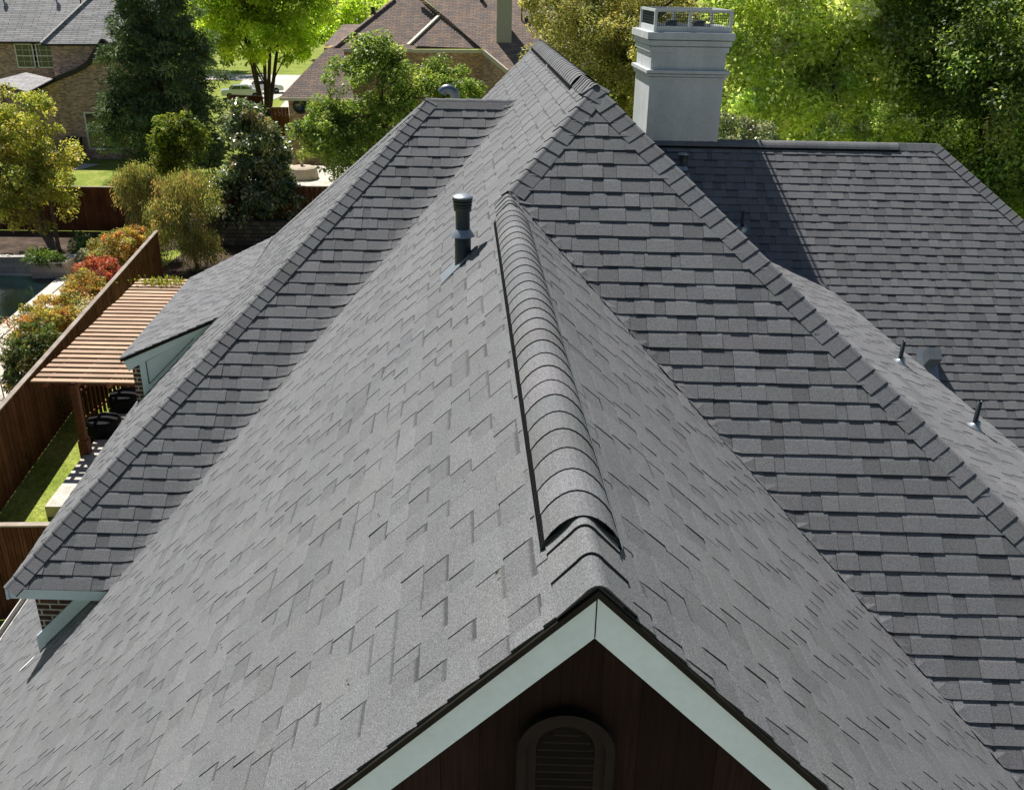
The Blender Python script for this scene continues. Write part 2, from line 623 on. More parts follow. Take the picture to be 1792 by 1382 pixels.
# ------------------------------------------------------------------ laminated shingles, every tab a real slab
def clip_rect(poly, a0, a1, b0, b1):
    for ax, val, sgn in ((0, a0, 1), (0, a1, -1), (1, b0, 1), (1, b1, -1)):
        out = []
        k = len(poly)
        for i in range(k):
            p, q = poly[i], poly[(i + 1) % k]
            dp, dq = (p[ax] - val) * sgn, (q[ax] - val) * sgn
            if dp >= 0:
                out.append(p)
            if (dp >= 0) != (dq >= 0):
                t = dp / (dp - dq)
                out.append((p[0] + (q[0] - p[0]) * t, p[1] + (q[1] - p[1]) * t))
        poly = out
        if len(poly) < 3:
            return []
    return poly


EXPO = 0.157


def shingles(b, pts, seed, base=(0.150, 0.153, 0.160), bump=(), lift_edge=None, dark=(0.62, 1.12), expo=EXPO, thick=1.0, streaks=True, tv=1.0):
    """cover the planar 3-D outline with courses of tabs; bump = list of (point, dir, reach, rise): a soft rise along a valley"""
    rg = np.random.default_rng(seed)
    pts = [np.asarray(p, float) for p in pts]
    n = np.zeros(3)
    for p, q in zip(pts, pts[1:] + pts[:1]):
        n += np.cross(p - pts[0], q - pts[0])
    n = unit(n)
    if n[2] < 0:
        n = -n
        pts = pts[::-1]
    e1 = unit(np.cross([0, 0, 1.0], n))
    e2 = np.cross(n, e1)
    O = pts[0]
    P2 = [(float((p - O) @ e1), float((p - O) @ e2)) for p in pts]
    base = np.asarray(base)

    def lift(X):
        r = 0.0
        for (q, d, reach, rise) in bump:
            dv = X - q
            dist = np.linalg.norm(dv - d * (dv @ d))
            if dist < reach:
                r = max(r, rise * (1 - dist / reach) ** 2)
        return r

    def near(X, ex):
        for (q, d, reach, rise) in bump:
            dv = X - q
            if np.linalg.norm(dv - d * (dv @ d)) < reach + ex:
                return True
        return False

    def pt(a, bb, h):
        X = O + e1 * a + e2 * bb
        return X + n * h + EZ * lift(X)

    b.face([O + e1 * p[0] + e2 * p[1] - n * 0.02 for p in P2], tuple(base * 0.4))
    bmin = min(p[1] for p in P2); bmax = max(p[1] for p in P2)
    row = 0
    y = bmin
    while y < bmax:
        y0, y1 = y, y + expo
        strip = clip_rect(P2, -1e4, 1e4, y0, y1)
        y = y1
        row += 1
        if len(strip) < 3:
            continue
        x0 = min(p[0] for p in strip) - rg.uniform(0, 0.3); x1 = max(p[0] for p in strip)
        x = x0
        up = bool(rg.integers(2))
        rowtone = rg.normal(1.0, 0.035)
        while x < x1:
            wd = rg.uniform(0.11, 0.34) if up else rg.choice([rg.uniform(0.07, 0.15), rg.uniform(0.15, 0.27)])
            a0, a1 = x, x + wd
            x = a1
            h_lo = 0.0088 * thick * rg.uniform(0.85, 1.2)
            h_up = 0.0012 + (0.0041 * thick * rg.uniform(0.75, 1.25) if up else 0.0)
            jag = rg.normal(0, 0.002)
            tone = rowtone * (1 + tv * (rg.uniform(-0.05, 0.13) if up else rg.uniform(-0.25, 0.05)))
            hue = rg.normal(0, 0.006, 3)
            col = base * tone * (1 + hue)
            wasup = up_now = up
            up = (not up) if rg.random() < 0.86 else up
            ov = 0.006
            mid = O + e1 * (a0 + a1) / 2 + e2 * (y0 + y1) / 2
            if near(mid, 0.2):
                na, fr = max(1, int(wd / 0.07)), (0, .34, .72, 1)
            else:
                na, fr = 1, ((0, .72, 1) if up_now else (0, 1))
            nb = len(fr) - 1
            for ia in range(na):
                for ib in range(nb):
                    ca0, ca1 = a0 + wd * ia / na, a0 + wd * (ia + 1) / na
                    hh = (y1 + ov) - (y0 + jag)
                    cb0, cb1 = y0 + jag + hh * fr[ib], y0 + jag + hh * fr[ib + 1]
                    pl = clip_rect(P2, ca0 + 0.0013 * (ia == 0), ca1 - 0.0013 * (ia == na - 1), cb0, cb1)
                    if len(pl) < 3:
                        continue
                    H = [h_lo * (1 - (q[1] - y0) / (hh)) + .0012 + (h_up - .0012) * min(1.0, max(0.0, (1 - (q[1] - y0) / hh) / .28)) for q in pl]
                    top = [pt(q[0], q[1], h) for q, h in zip(pl, H)]
                    fade = []
                    for q in pl:
                        t = (q[1] - y0) / hh
                        fade.append(tuple(col))
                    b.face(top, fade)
                    k = len(pl)
                    for i in range(k):
                        j = (i + 1) % k
                        mx = (pl[i][1] + pl[j][1]) / 2
                        if mx > y1 - 0.004:
                            continue
                        if na > 1 or nb > 1:
                            if abs(pl[i][0] - pl[j][0]) < 1e-6 and ((ia > 0 and abs(pl[i][0] - ca0) < 2e-3) or (ia < na - 1 and abs(pl[i][0] - ca1) < 2e-3)):
                                continue
                            if abs(pl[i][1] - pl[j][1]) < 1e-6 and ((ib > 0 and abs(pl[i][1] - cb0) < 2e-3) or (ib < nb - 1 and abs(pl[i][1] - cb1) < 2e-3)):
                                continue
                        lo_i = pt(pl[i][0], pl[i][1], -0.012); lo_j = pt(pl[j][0], pl[j][1], -0.012)
                        b.face([top[j], top[i], lo_i, lo_j], tuple(base * 0.34))
                    if streaks and not wasup and ib == nb - 1 and rg.random() < 0.9:
                        # the printed dark band under the butt above
                        bw = 0.034 * rg.uniform(0.6, 1.35)
                        dk = 1 - rg.uniform(0.32, 0.60)
                        for f0, f1, c0, c1 in ((0.0, 0.45, 1.0, dk), (0.45, 3.0, dk, dk)):
                            ya, yb = y1 - bw + bw * f0, min(y1 - bw + bw * f1, y1 + ov)
                            pb = clip_rect(pl, -1e4, 1e4, ya, yb)
                            if len(pb) >= 3:
                                cc = []
                                for q in pb:
                                    t = min(1.0, max(0.0, (q[1] - ya) / max(1e-6, yb - ya)))
                                    cc.append(tuple(col * (c0 + (c1 - c0) * t)))
                                b.face([pt(q[0], q[1], h_lo * (1 - (q[1] - y0) / hh) + h_up + 0.0007) for q in pb], cc)


def caps(b, lo, hi, nA, nB, seed, expo=0.145, half=0.180, rise=0.0215, rad=0.032, dome=0.012, base=(0.150, 0.153, 0.160), thick=0.0040, skirt=0.0030, jitter=0.8):
    """bent cap pieces climbing from lo to hi; nA, nB are the upward normals of the two slopes beside the line"""
    rg = np.random.default_rng(seed)
    lo, hi = np.asarray(lo, float), np.asarray(hi, float)
    d = unit(hi - lo); Ln = np.linalg.norm(hi - lo)
    up = unit(unit(nA) + unit(nB))
    up = unit(up - d * (up @ d))
    wings = []
    for nn, sg in ((nA, 1), (nB, -1)):
        t = np.cross(d, unit(nn)) * sg
        if t @ up > 0:
            t = -t
        wings.append(unit(t))
    # make sure wing 0 lies in slope A and wing 1 in slope B
    base = np.asarray(base)

    nn = (unit(nA), unit(nB))

    def section(org, lift, dome):
        sh = [wings[k] * rad + nn[k] * lift for k in (0, 1)]
        ctl = up * (lift * 1.35 + dome)
        out = [wings[0] * half + nn[0] * (lift * 0.8)]
        for k in range(9):
            t = k / 8
            out.append((1 - t) ** 2 * sh[0] + 2 * (1 - t) * t * ctl + t * t * sh[1])
        out.append(wings[1] * half + nn[1] * (lift * 0.8))
        return [org + q for q in out]
    k = int(math.ceil(Ln / expo))
    for i in range(k):
        s0 = i * expo; s1 = min(Ln + 0.02, s0 + expo * 1.06)
        j = rg.normal(0, 0.007 * jitter, 2)
        l0 = rise + thick + rg.uniform(0, 0.005) * jitter
        A = section(lo + d * (s0 + j[0]), l0, dome)
        B = section(lo + d * s1, rise - 0.003, dome)
        C = section(lo + d * (s0 + j[0]), l0 - thick - skirt, dome)
        tone = rg.uniform(0.88, 1.12)
        col = tuple(base * tone * (1 + rg.normal(0, 0.012, 3)))
        for q in range(len(A) - 1):
            b.face([A[q], A[q + 1], B[q + 1], B[q]], col, smooth=True)
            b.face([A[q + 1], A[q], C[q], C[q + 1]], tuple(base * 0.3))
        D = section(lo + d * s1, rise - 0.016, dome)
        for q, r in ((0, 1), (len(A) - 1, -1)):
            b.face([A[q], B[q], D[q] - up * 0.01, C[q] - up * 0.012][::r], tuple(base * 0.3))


def ridge_vent(bv, bs, bl, lo, hi, nA, nB, seed, lift=0.046, half=0.160):
    """raised vent: caps on a strip whose open black edges slant out to the roof"""
    caps(bv, lo, hi, nA, nB, seed, expo=0.185, half=half, rise=lift, rad=0.115, dome=0.026, thick=0.0022, skirt=0.0015, jitter=0.35)
    d = unit(hi - lo)
    up = unit(unit(nA) + unit(nB)); up = unit(up - d * (up @ d))
    Ln = np.linalg.norm(hi - lo)
    for nn, sg in ((nA, 1), (nB, -1)):
        t = np.cross(d, unit(nn)) * sg
        if t @ up > 0:
            t = -t
        t = unit(t); nn = unit(nn)
        p0 = lo + t * (half - .004) + nn * (lift * .75)
        p1 = lo + t * (half + .040) + nn * .018
        wd = float(np.linalg.norm(p1 - p0))
        bs.face([p1, p1 + d * Ln, p0 + d * Ln, p0], uv=[(0, 0), (Ln, 0), (Ln, wd), (0, wd)])
        p2 = p1 + t * .003 + nn * .004
        bl.face([p1 + nn * .003, p1 + nn * .003 + d * Ln, p2 + d * Ln, p2])
        bl.face([p2, p2 + d * Ln, p2 + d * Ln - nn * .03, p2 - nn * .03])
        # dark closed end
        bs.face([lo + nn * .004, p1, p0, lo + up * (lift * .45)], uv=[(0, 0)] * 4)


def nrm(n):
    (a, b, c), d = PL[n]
    # plane a u + b v + c w = d in oblique axes -> world normal
    p0, p1, p2 = H3(hp(n, 0, 0)), H3(hp(n, 1, 0)), H3(hp(n, 0, 1))
    q = unit(np.cross(p1 - p0, p2 - p0))
    return q if q[2] > 0 else -q


# ================================================================== ground and its surfaces
g = MB()
g.poly([np.array(p, float) for p in ((-700, -300, -.02), (700, -300, -.02), (700, 1200, -.02), (-700, 1200, -.02))])
tag(g.build("lawn", M["lawn"]), kind="structure")

sheet("concrete_ground", [(-14, -40), (40, -40), (40, 9), (-14, 9)], 0.004, M["concrete"])  # unseen concrete sheet, added to keep green bounce light off the gable trim
# ================================================================== THE HOUSE
house = empty("roofed_house", (0, 0, 0), "near house with steep charcoal grey shingle roofs and blue grey trim", "house")


def valley_line(a, b):
    q = tri(a, b, ((0, 1, 0), 5.0))
    q2 = tri(a, b, ((0, 1, 0), 4.0))
    return H3(q), unit(H3(q2) - H3(q))


valLW = (*valley_line('L', 'W'), 0.15, 0.030)
valFG = (*valley_line('F', 'G'), 0.28, 0.032)
valGF = (valFG[0], valFG[1], 0.05, 0.036)
UE = -3.76                                                       # left eave of the big left slope
vWall = 4.65                                                     # brick wall under the left wing's eave
A0 = np.array([u1, vA, w1]); B0 = np.array([u1, vB, w1]); P0 = np.array([u2, vP, w2]); D0 = np.array([u2, vD, w2])
LWcorner = tri('L', 'W', ((0, 0, 1), w3e))
LWtop = np.array([u1 + (w3 - w1) / tL, v3, w3])
LWB = tri('L', 'WB', ((0, 1, 0), vD))
uWc = -2.62
FGf = tri('F', 'G', ((0, 1, 0), vA))
SR = tri('R', 'S', 'F')                                          # where hip meets the lower pitch
hipF_low = tri('F', 'S', ((1, 0, 0), 3.35))

L_out = [hp('L', u1, vA), hp('L', u1, vB), hp('L', u2, vP), hp('L', u2, vD), LWB, LWtop, LWcorner,
         hp('L', LWcorner[0], vWall), hp('L', UE, vWall + 2.6), hp('L', UE, vA)]
b = MB(); shingles(b, [H3(p) for p in L_out], 21, tv=.6, thick=.85, bump=[valLW]); b.build("roof_slope", M["shingle"], house)
b = MB(); shingles(b, [H3(p) for p in (hp('G', u1, vA), hp('G', FGf[0], vA), hp('G', FGf[0] + .03, vA + .03), hp('G', u1 + .03, vB + .03), hp('G', u1, vB))], 22, tv=.6, thick=.9, bump=[valFG]); b.build("roof_slope", M["shingle"], house)
# the front slope is cut along the valley with an untidy edge standing proud of the slope under it
q0, qd = valFG[0], valFG[1]
jag = []
va_, vb_ = np.array(B0), FGf
rj = np.random.default_rng(4)
NJ = 44
for i in range(NJ + 1):
    t = i / NJ
    q = va_ * (1 - t) + vb_ * t
    off = 0.004 + 0.010 * rj.random() if 0 < i < NJ else 0.0
    jag.append(hp('F', q[0] + off * 1.0, q[1] + off * 0.15))
F_out = jag + [hp('F', FGf[0] + .1, vA - .3), hp('F', 3.34, vA - .3), tri('F', 'S', ((1, 0, 0), 3.34)), SR, P0]
Fp = [H3(p) + nrm('F') * 0.006 for p in F_out]
b = MB(); shingles(b, Fp, 23, bump=[valGF]); b.build("roof_slope", M["shingle"], house)
W_out = [LWcorner, LWtop, np.array([u3, v3, w3]), tri('W', 'WL', ((0, 0, 1), w3e))]
b = MB(); shingles(b, [H3(p) for p in W_out], 24, bump=[valLW]); b.build("roof_slope", M["shingle"], house)
cW = tri('W', 'WL', ((0, 0, 1), w3e))
WLB = tri('WL', 'WB', ((1, 0, 0), -2.96))
WL_out = [cW, np.array([u3, v3, w3]), WLB, hp('WL', -2.93, 7.75), hp('WL', -2.86, 6.6), hp('WL', -2.72, 5.2)]
b = MB(); shingles(b, [H3(p) for p in WL_out], 25); b.build("roof_slope", M["shingle"], house)
# the hidden backs
for nm, out in (("WB", [np.array([u3, v3, w3]), LWtop, LWB, hp('WB', LWB[0] - .2, 11.5), hp('WB', WLB[0], WLB[1])]),
                ("R", [P0, D0, hp('R', SR[0], vD), SR]),
                ("VB", [hp('VB', 1.6, 9.591), hp('VB', 4.69, 9.591), hp('VB', 6.6, 11.6), hp('VB', 1.6, 11.6)])):
    b = MB(); shingles(b, [H3(p) for p in out], 60 + len(out), streaks=False); b.build("roof_slope", M["shingle"], house)
# low right slope with the pipe vents
SV = tri('S', 'V', ((1, 0, 0), SR[0] - .15))
S_out = [hp('S', SR[0], SR[1] - .05), hp('S', SR[0], SV[1]), tri('S', 'V', ((1, 0, 0), 3.351)), tri('F', 'S', ((1, 0, 0), 3.351))]
b = MB(); shingles(b, [H3(p) for p in S_out], 26); b.build("roof_slope", M["shingle"], house)
# right wing
uV4, vV4 = 4.69, 9.591
PL['VR'] = ((0.95, 0, 1), hp('V', uV4, vV4)[2] + 0.95 * uV4)
Vbot = 5.6
V_out = [hp('V', 1.5, vV4), hp('V', uV4, vV4), tri('V', 'VR', ((0, 1, 0), Vbot)), hp('V', 2.4, Vbot)]
V_dir = unit(H3(hp('V', 4, 9)) - H3(hp('V', 3, 9)))
b = MB(); shingles(b, [H3(p) for p in V_out], 27, thick=1.1); b.build("roof_slope", M["shingle"], house)
q = tri('V', 'VR', ((0, 1, 0), Vbot))
b = MB(); shingles(b, [H3(hp('VR', uV4, vV4)), H3(tri('VR', 'VB', ((0, 1, 0), 12.0))), H3(q)], 71, streaks=False); b.build("roof_slope", M["shingle"], house)


def hipcaps(lo, hi, a, c, seed, **k):
    b = MB(); caps(b, H3(lo), H3(hi), nrm(a), nrm(c), seed, **k); b.build("hip_cap", M["shingle"], house)


def ridgecaps(lo, hi, a, c, seed, **k):
    b = MB(); caps(b, H3(lo), H3(hi), nrm(a), nrm(c), seed, **k); b.build("ridge_cap", M["shingle"], house)


hipcaps(np.array(B0) + (P0 - B0) * 0.02, P0, 'L', 'F', 31, half=0.155)
hipcaps(hipF_low, SR, 'S', 'F', 32)
hipcaps(SR, P0, 'R', 'F', 33)
hipcaps(cW, np.array([u3, v3, w3]), 'WL', 'W', 34, half=0.16)
hipcaps(WLB, np.array([u3, v3, w3]), 'WL', 'WB', 35)
hipcaps(tri('V', 'VR', ((0, 1, 0), Vbot)), np.array([uV4, vV4, hp('V', 0, vV4)[2]]), 'VR', 'V', 36)
ridgecaps(np.array([u3 - .02, v3, w3]), LWtop + np.array([.16, 0, 0]), 'W', 'WB', 37, expo=0.27, half=0.16, rad=0.05, dome=.02, rise=0.02)
ridgecaps(np.array([4.30, vV4, hp('V', 0, vV4)[2]]), np.array([uV4, vV4, hp('V', 0, vV4)[2]]), 'V', 'VB', 38, half=0.16)
ridgecaps(A0 + np.array([0, -.005, 0]), np.array([u1, 1.70, w1]), 'L', 'G', 39, half=0.175, rad=.05, dome=.02, rise=.019, expo=.185)
ridgecaps(np.array([u1, vB - .30, w1]), np.array([u1, vB + .03, w1]), 'L', 'G', 40, half=0.16, rad=.05)
ridgecaps(P0 + np.array([0, -.02, 0]), np.array([u2, 5.78, w2]), 'L', 'R', 41, half=0.16)
ridgecaps(np.array([u2, vD - .14, w2]), D0, 'L', 'R', 42, half=0.16)
for (lo, hi, a, c, sd) in ((np.array([u1, 1.65, w1]), np.array([u1, vB - .30, w1]), 'L', 'G', 51),
                           (np.array([u2, 5.74, w2]), np.array([u2, vD - .10, w2]), 'L', 'R', 52),
                           (np.array([4.30, vV4, hp('V', 0, vV4)[2]]), np.array([1.55, vV4, hp('V', 0, vV4)[2]]), 'V', 'VB', 53)):
    bv, bs, bl = MB(), MB(), MB()
    ridge_vent(bv, bs, bl, H3(lo), H3(hi), nrm(a), nrm(c), sd)
    o = bv.build("ridge_vent", M["shingle"], house)
    bs.build("vent_screen", M["screen"], o)
    bl.build("vent_lip", M["greybox"], o)

# front gable: drip edge, rake boards, boarded wall and arched louvre
dv = S * EY


def UVW(u, v, w):
    return HW(u, v, w)


for sg, t, ulen in ((-1, tL, 4.05), (1, tG, 3.30)):
    def strip(w_top, w_bot, v0, th, name, mat):
        b = MB()
        e = u1 + sg * ulen
        pts = [UVW(u1, v0, w1 - w_top), UVW(u1, v0, w1 - w_bot), UVW(e, v0, w1 - w_bot - t * ulen), UVW(e, v0, w1 - w_top - t * ulen)]
        b.prism(pts, EY * th)
        return b.build(name, mat, house)
    strip(0.000, 0.0165, vA - .010, 0.05, "drip_edge", M["drip"])
    strip(0.0168, 0.1140, vA + .004, 0.025, "rake_board", M["paint"])
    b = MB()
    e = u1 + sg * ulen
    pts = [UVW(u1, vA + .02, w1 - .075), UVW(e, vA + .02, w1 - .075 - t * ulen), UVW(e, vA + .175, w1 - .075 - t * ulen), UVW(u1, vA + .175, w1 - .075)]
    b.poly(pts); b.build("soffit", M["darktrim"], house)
b = MB()
b.prism([UVW(u1 - .0012, vA + .0035, w1 - .024), UVW(u1 - .0012, vA + .0035, w1 - .113), UVW(u1 + .0012, vA + .0035, w1 - .113), UVW(u1 + .0012, vA + .0035, w1 - .024)], EY * .002)
b.build("board_joint", M["drip"], house)
vG = vA + .17
b = MB()
pts = [UVW(u1, vG, w1 - .07), UVW(-3.3, vG, w1 - .07 - tL * (u1 + 3.3)), UVW(-3.3, vG, -13 / S), UVW(3.1, vG, -13 / S), UVW(3.1, vG, w1 - .07 - tG * (3.1 - u1))]
pts = [p if p[2] > 0 else np.array([p[0], p[1], 0]) for p in pts]
b.poly(pts, uax=EX, vax=EZ)
b.build("gable_wall", M["gable"], house)
lc = (0.2216, -1.535)


def arc_ring(b, r0, r1, v0, v1, down=0.9, seg=28):
    """arched moulding: half ring over two straight legs"""
    path_o, path_i = [], []
    for k in range(seg + 1):
        a = math.pi * k / seg
        path_o.append((lc[0] + r1 * math.cos(a), lc[1] + r1 * math.sin(a)))
        path_i.append((lc[0] + r0 * math.cos(a), lc[1] + r0 * math.sin(a)))
    path_o = [(lc[0] + r1, lc[1] - down)] + path_o + [(lc[0] - r1, lc[1] - down)]
    path_i = [(lc[0] + r0, lc[1] - down)] + path_i + [(lc[0] - r0, lc[1] - down)]
    for k in range(len(path_o) - 1):
        o0, o1, i0, i1 = path_o[k], path_o[k + 1], path_i[k], path_i[k + 1]
        b.poly([UVW(o0[0], v0, o0[1]), UVW(o1[0], v0, o1[1]), UVW(i1[0], v0, i1[1]), UVW(i0[0], v0, i0[1])])
        b.poly([UVW(o0[0], v0, o0[1]), UVW(o0[0], v1, o0[1]), UVW(o1[0], v1, o1[1]), UVW(o1[0], v0, o1[1])])
        b.poly([UVW(i0[0], v0, i0[1]), UVW(i1[0], v0, i1[1]), UVW(i1[0], v1, i1[1]), UVW(i0[0], v1, i0[1])])


lv = bpy.data.objects.new("louver", None); COL.objects.link(lv); lv.parent = house
b = MB(); arc_ring(b, .086, .106, vG - .024, vG); b.build("moulding", M["louver"], lv)
b = MB(); arc_ring(b, .064, .086, vG - .012, vG); b.build("frame", M["louver"], lv)
b = MB()
w = lc[1] + .058
while w > lc[1] - .86:
    hw_ = .064 if w < lc[1] else math.sqrt(max(0.0, .064 ** 2 - (w - lc[1]) ** 2))
    if hw_ > .012:
        b.prism([UVW(lc[0] - hw_, vG - .001, w), UVW(lc[0] + hw_, vG - .001, w), UVW(lc[0] + hw_, vG - .012, w - .017), UVW(lc[0] - hw_, vG - .012, w - .017)], EZ * -.006)
    w -= .021
b.build("slat", M["louver"], lv)

# left wing: eave fascia, brick wall, sloping skirt board
b = MB()
vE = LWcorner[1]
b.prism([UVW(cW[0], vE + .006, w3e - .006), UVW(cW[0], vE + .006, w3e - .072), UVW(LWcorner[0] - .072, vE + .006, w3e - .072), UVW(LWcorner[0] - .006, vE + .006, w3e - .006)], EY * .03)
b.build("fascia", M["paint"], house)
b = MB(); b.poly([UVW(cW[0], vE + .02, w3e - .06), UVW(LWcorner[0] - .05, vE + .02, w3e - .06), UVW(LWcorner[0] - .05, vWall, w3e - .06), UVW(cW[0], vWall, w3e - .06)])
b.build("soffit", M["paint"], house)
uc = -2.575
wl = lambda u: w1 - tL * (u1 - u)
b = MB()
b.poly([UVW(uc, vWall, w3e - .06), UVW(uc, vWall, wl(uc) - .2), UVW(-1.9, vWall, wl(-1.9) - .2), UVW(-1.9, vWall, w3e - .06)], uax=EX, vax=EZ)
b.poly([UVW(uc, vWall, w3e - .06), UVW(uc, vWall, -13 / S), UVW(uc, 7.0, -13 / S), UVW(uc, 7.0, w3e - .06)], uax=EY, vax=EZ)
b.build("brick_wall", M["housebrick"], house)
b = MB()
b.prism([UVW(uc - .03, vWall - .03, wl(uc - .03) + .012), UVW(uc - .03, vWall - .03, wl(uc - .03) + .115), UVW(-1.98, vWall - .03, wl(-1.98) + .115), UVW(-1.98, vWall - .03, wl(-1.98) + .012)], EY * .05)
b.build("skirt_board", M["paint"], house)
b = MB()
q = H3(hp('L', uc - .05, vWall - .04))
b.prism([q + nrm('L') * .014, q + nrm('L') * .014 + unit(H3(hp('L', uc - .3, vWall)) - H3(hp('L', uc, vWall))) * .30, q + nrm('L') * .014 + unit(H3(hp('L', uc - .3, vWall)) - H3(hp('L', uc, vWall))) * .30 - EY * .045, q + nrm('L') * .014 - EY * .06], EZ * .004)
b.build("flashing", M["white"], house)
# gutters on the left eaves
b = MB()
for (n, ue, v0, v1) in (('L', UE, vA - .1, vWall + 2.4),):
    for off in (0,):
        p = [H3(hp(n, ue, v0)), H3(hp(n, ue, v1))]
        s = -EX
        b.prism([p[0] + s * .0 - EZ * .12, p[0] + s * .13 - EZ * .10, p[0] + s * .14 - EZ * .005, p[0] + s * .125 - EZ * .005, p[0] + s * .115 - EZ * .09, p[0] - EZ * .105], p[1] - p[0])
b.build("gutter", M["gutter"], house)
b = MB()
for k in range(2):
    pass
p0_, p1_ = H3(cW), H3(hp('WL', -2.93, 7.75))
b.bar(H3(cW) - EZ * .07, H3(hp('WL', -2.86, 6.6)) - EZ * .07, .03, .13)
b.bar(H3(hp('WL', -2.86, 6.6)) - EZ * .07, H3(hp('WL', -2.93, 7.75)) - EZ * .07, .03, .13)
b.build("fascia", M["paint"], house)
# walls far below the eaves, closing the house off from the side
b = MB()
zc = -13 / S
for (ua, va, ub, vb, top) in ((-3.3, vG, -3.3, 6.6, -4.75), (-2.6, 7.0, -2.6, 11.5, -3.4), (3.1, 2.95, 3.1, 8.6, -2.95), (3.1, vG, 3.1, 2.95, -4.25), (6.2, 6.4, 6.2, 12, -4.75)):
    b = MB()
    b.poly([UVW(ua, va, zc), UVW(ub, vb, zc), UVW(ub, vb, top), UVW(ua, va, top)], vax=EZ, uax=unit(HW(ub, vb, 0) - HW(ua, va, 0)))
    b.build("brick_wall", M["housebrick"], house)

# shed dormer on the left wing
vd = 7.46
dtop = (-2.0125, -2.634); dlow = (-2.907, -3.036)
de = [UVW(dlow[0] - .012, vd - .03, dlow[1]), UVW(dtop[0] + .03, vd - .03, dtop[1] + .012), UVW(dtop[0] - .03, 10.15, dtop[1] - .012), UVW(dlow[0] - .012, 9.80, dlow[1])]
b = MB(); shingles(b, de, 28); b.build("dormer_roof", M["shingle"], house)
sl = (dtop[1] - dlow[1]) / (dtop[0] - dlow[0])
b = MB()
b.prism([UVW(dlow[0], vd - .028, dlow[1] - .004), UVW(dlow[0], vd - .028, dlow[1] - .028), UVW(dtop[0], vd - .028, dtop[1] - .028), UVW(dtop[0], vd - .028, dtop[1] - .004)], EY * .02)
b.build("drip_edge", M["drip"], house)
b = MB()
b.prism([UVW(dlow[0] + .02, vd - .012, dlow[1] - .024), UVW(dlow[0] + .055, vd - .012, dlow[1] - .115), UVW(-2.80, vd - .012, dlow[1] - .075), UVW(dtop[0] - .2, vd - .012, dtop[1] - .155), UVW(dtop[0], vd - .012, dtop[1] - .028)], EY * .02)
b.build("fascia", M["paint"], house)
b = MB()
wWL = lambda u: hp('WL', u, 0)[2]
b.prism([UVW(-2.76, vd + .004, dlow[1] + .0), UVW(-2.76, vd + .004, wWL(-2.76) - .1), UVW(dtop[0], vd + .004, wWL(dtop[0]) - .1), UVW(dtop[0], vd + .004, dtop[1] - .03)], EY * .03)
b.build("dormer_wall", M["paint"], house)
b = MB()
inset = [(-2.70, -3.06), (-2.70, -3.27), (-2.23, -2.83), ]
for (pa, pb) in ((inset[0], inset[1]), (inset[0], (-2.26, -2.81)), (inset[1], (-2.26, -2.84))):
    b.bar(UVW(pa[0], vd + .0015, pa[1]), UVW(pb[0], vd + .0015, pb[1]), .010, .010, up=EY)
b.build("panel_joint", M["darktrim"], house)
b = MB()
b.poly([UVW(-2.83, vd + .012, dlow[1] - .06), UVW(-2.83, vd + .012, -4.2), UVW(-2.755, vd + .012, -4.2), UVW(-2.755, vd + .012, dlow[1] - .05)], uax=EX, vax=EZ)
b.poly([UVW(-2.83, vd + .012, dlow[1] - .06), UVW(-2.83, vd + .012, -4.2), UVW(-2.83, 9.7, -4.2), UVW(-2.83, 9.7, dlow[1] - .06)], uax=EY, vax=EZ)
b.build("brick_wall", M["housebrick"], house)

# chimney with stepped bands and a screened crown
ch = bpy.data.objects.new("chimney", None); COL.objects.link(ch); ch.parent = house
CU0, CU1, CV0, CV1 = 1.830, 2.533, 9.55, 10.33


def chbox(b, w0, w1_, gx):
    g_ = gx / S
    b.prism([UVW(CU0 - g_, CV0 - g_, w0), UVW(CU1 + g_, CV0 - g_, w0), UVW(CU1 + g_, CV1 + g_, w0), UVW(CU0 - g_, CV1 + g_, w0)], EZ * S * (w1_ - w0))


b = MB(); chbox(b, -2.4, -.46, 0.0); b.build("shaft", M["stucco"], ch)
b = MB()
for w0, w1_, gx in ((-.888, -.862, .030), (-.862, -.835, .052), (-.835, -.798, .078)):
    chbox(b, w0 + .008, w1_, gx)
b.build("lower_band", M["stucco"], ch)
b = MB()
for w0, w1_, gx in ((-.648, -.590, .036), (-.590, -.534, .068), (-.534, -.462, .104)):
    chbox(b, w0 + .010, w1_, gx)
b.build("upper_band", M["stucco"], ch)
b = MB()
k0, k1 = CU0 + .020, CU1 + .020
j0, j1 = CV0 + .02, CV1 - .02
wb, wt = -.462, -.262


def ubar(b, ua, va, ub, vb, w0, w1_, th):
    A, B_ = UVW(ua, va, (w0 + w1_) / 2), UVW(ub, vb, (w0 + w1_) / 2)
    b.bar(A, B_, th, S * (w1_ - w0))


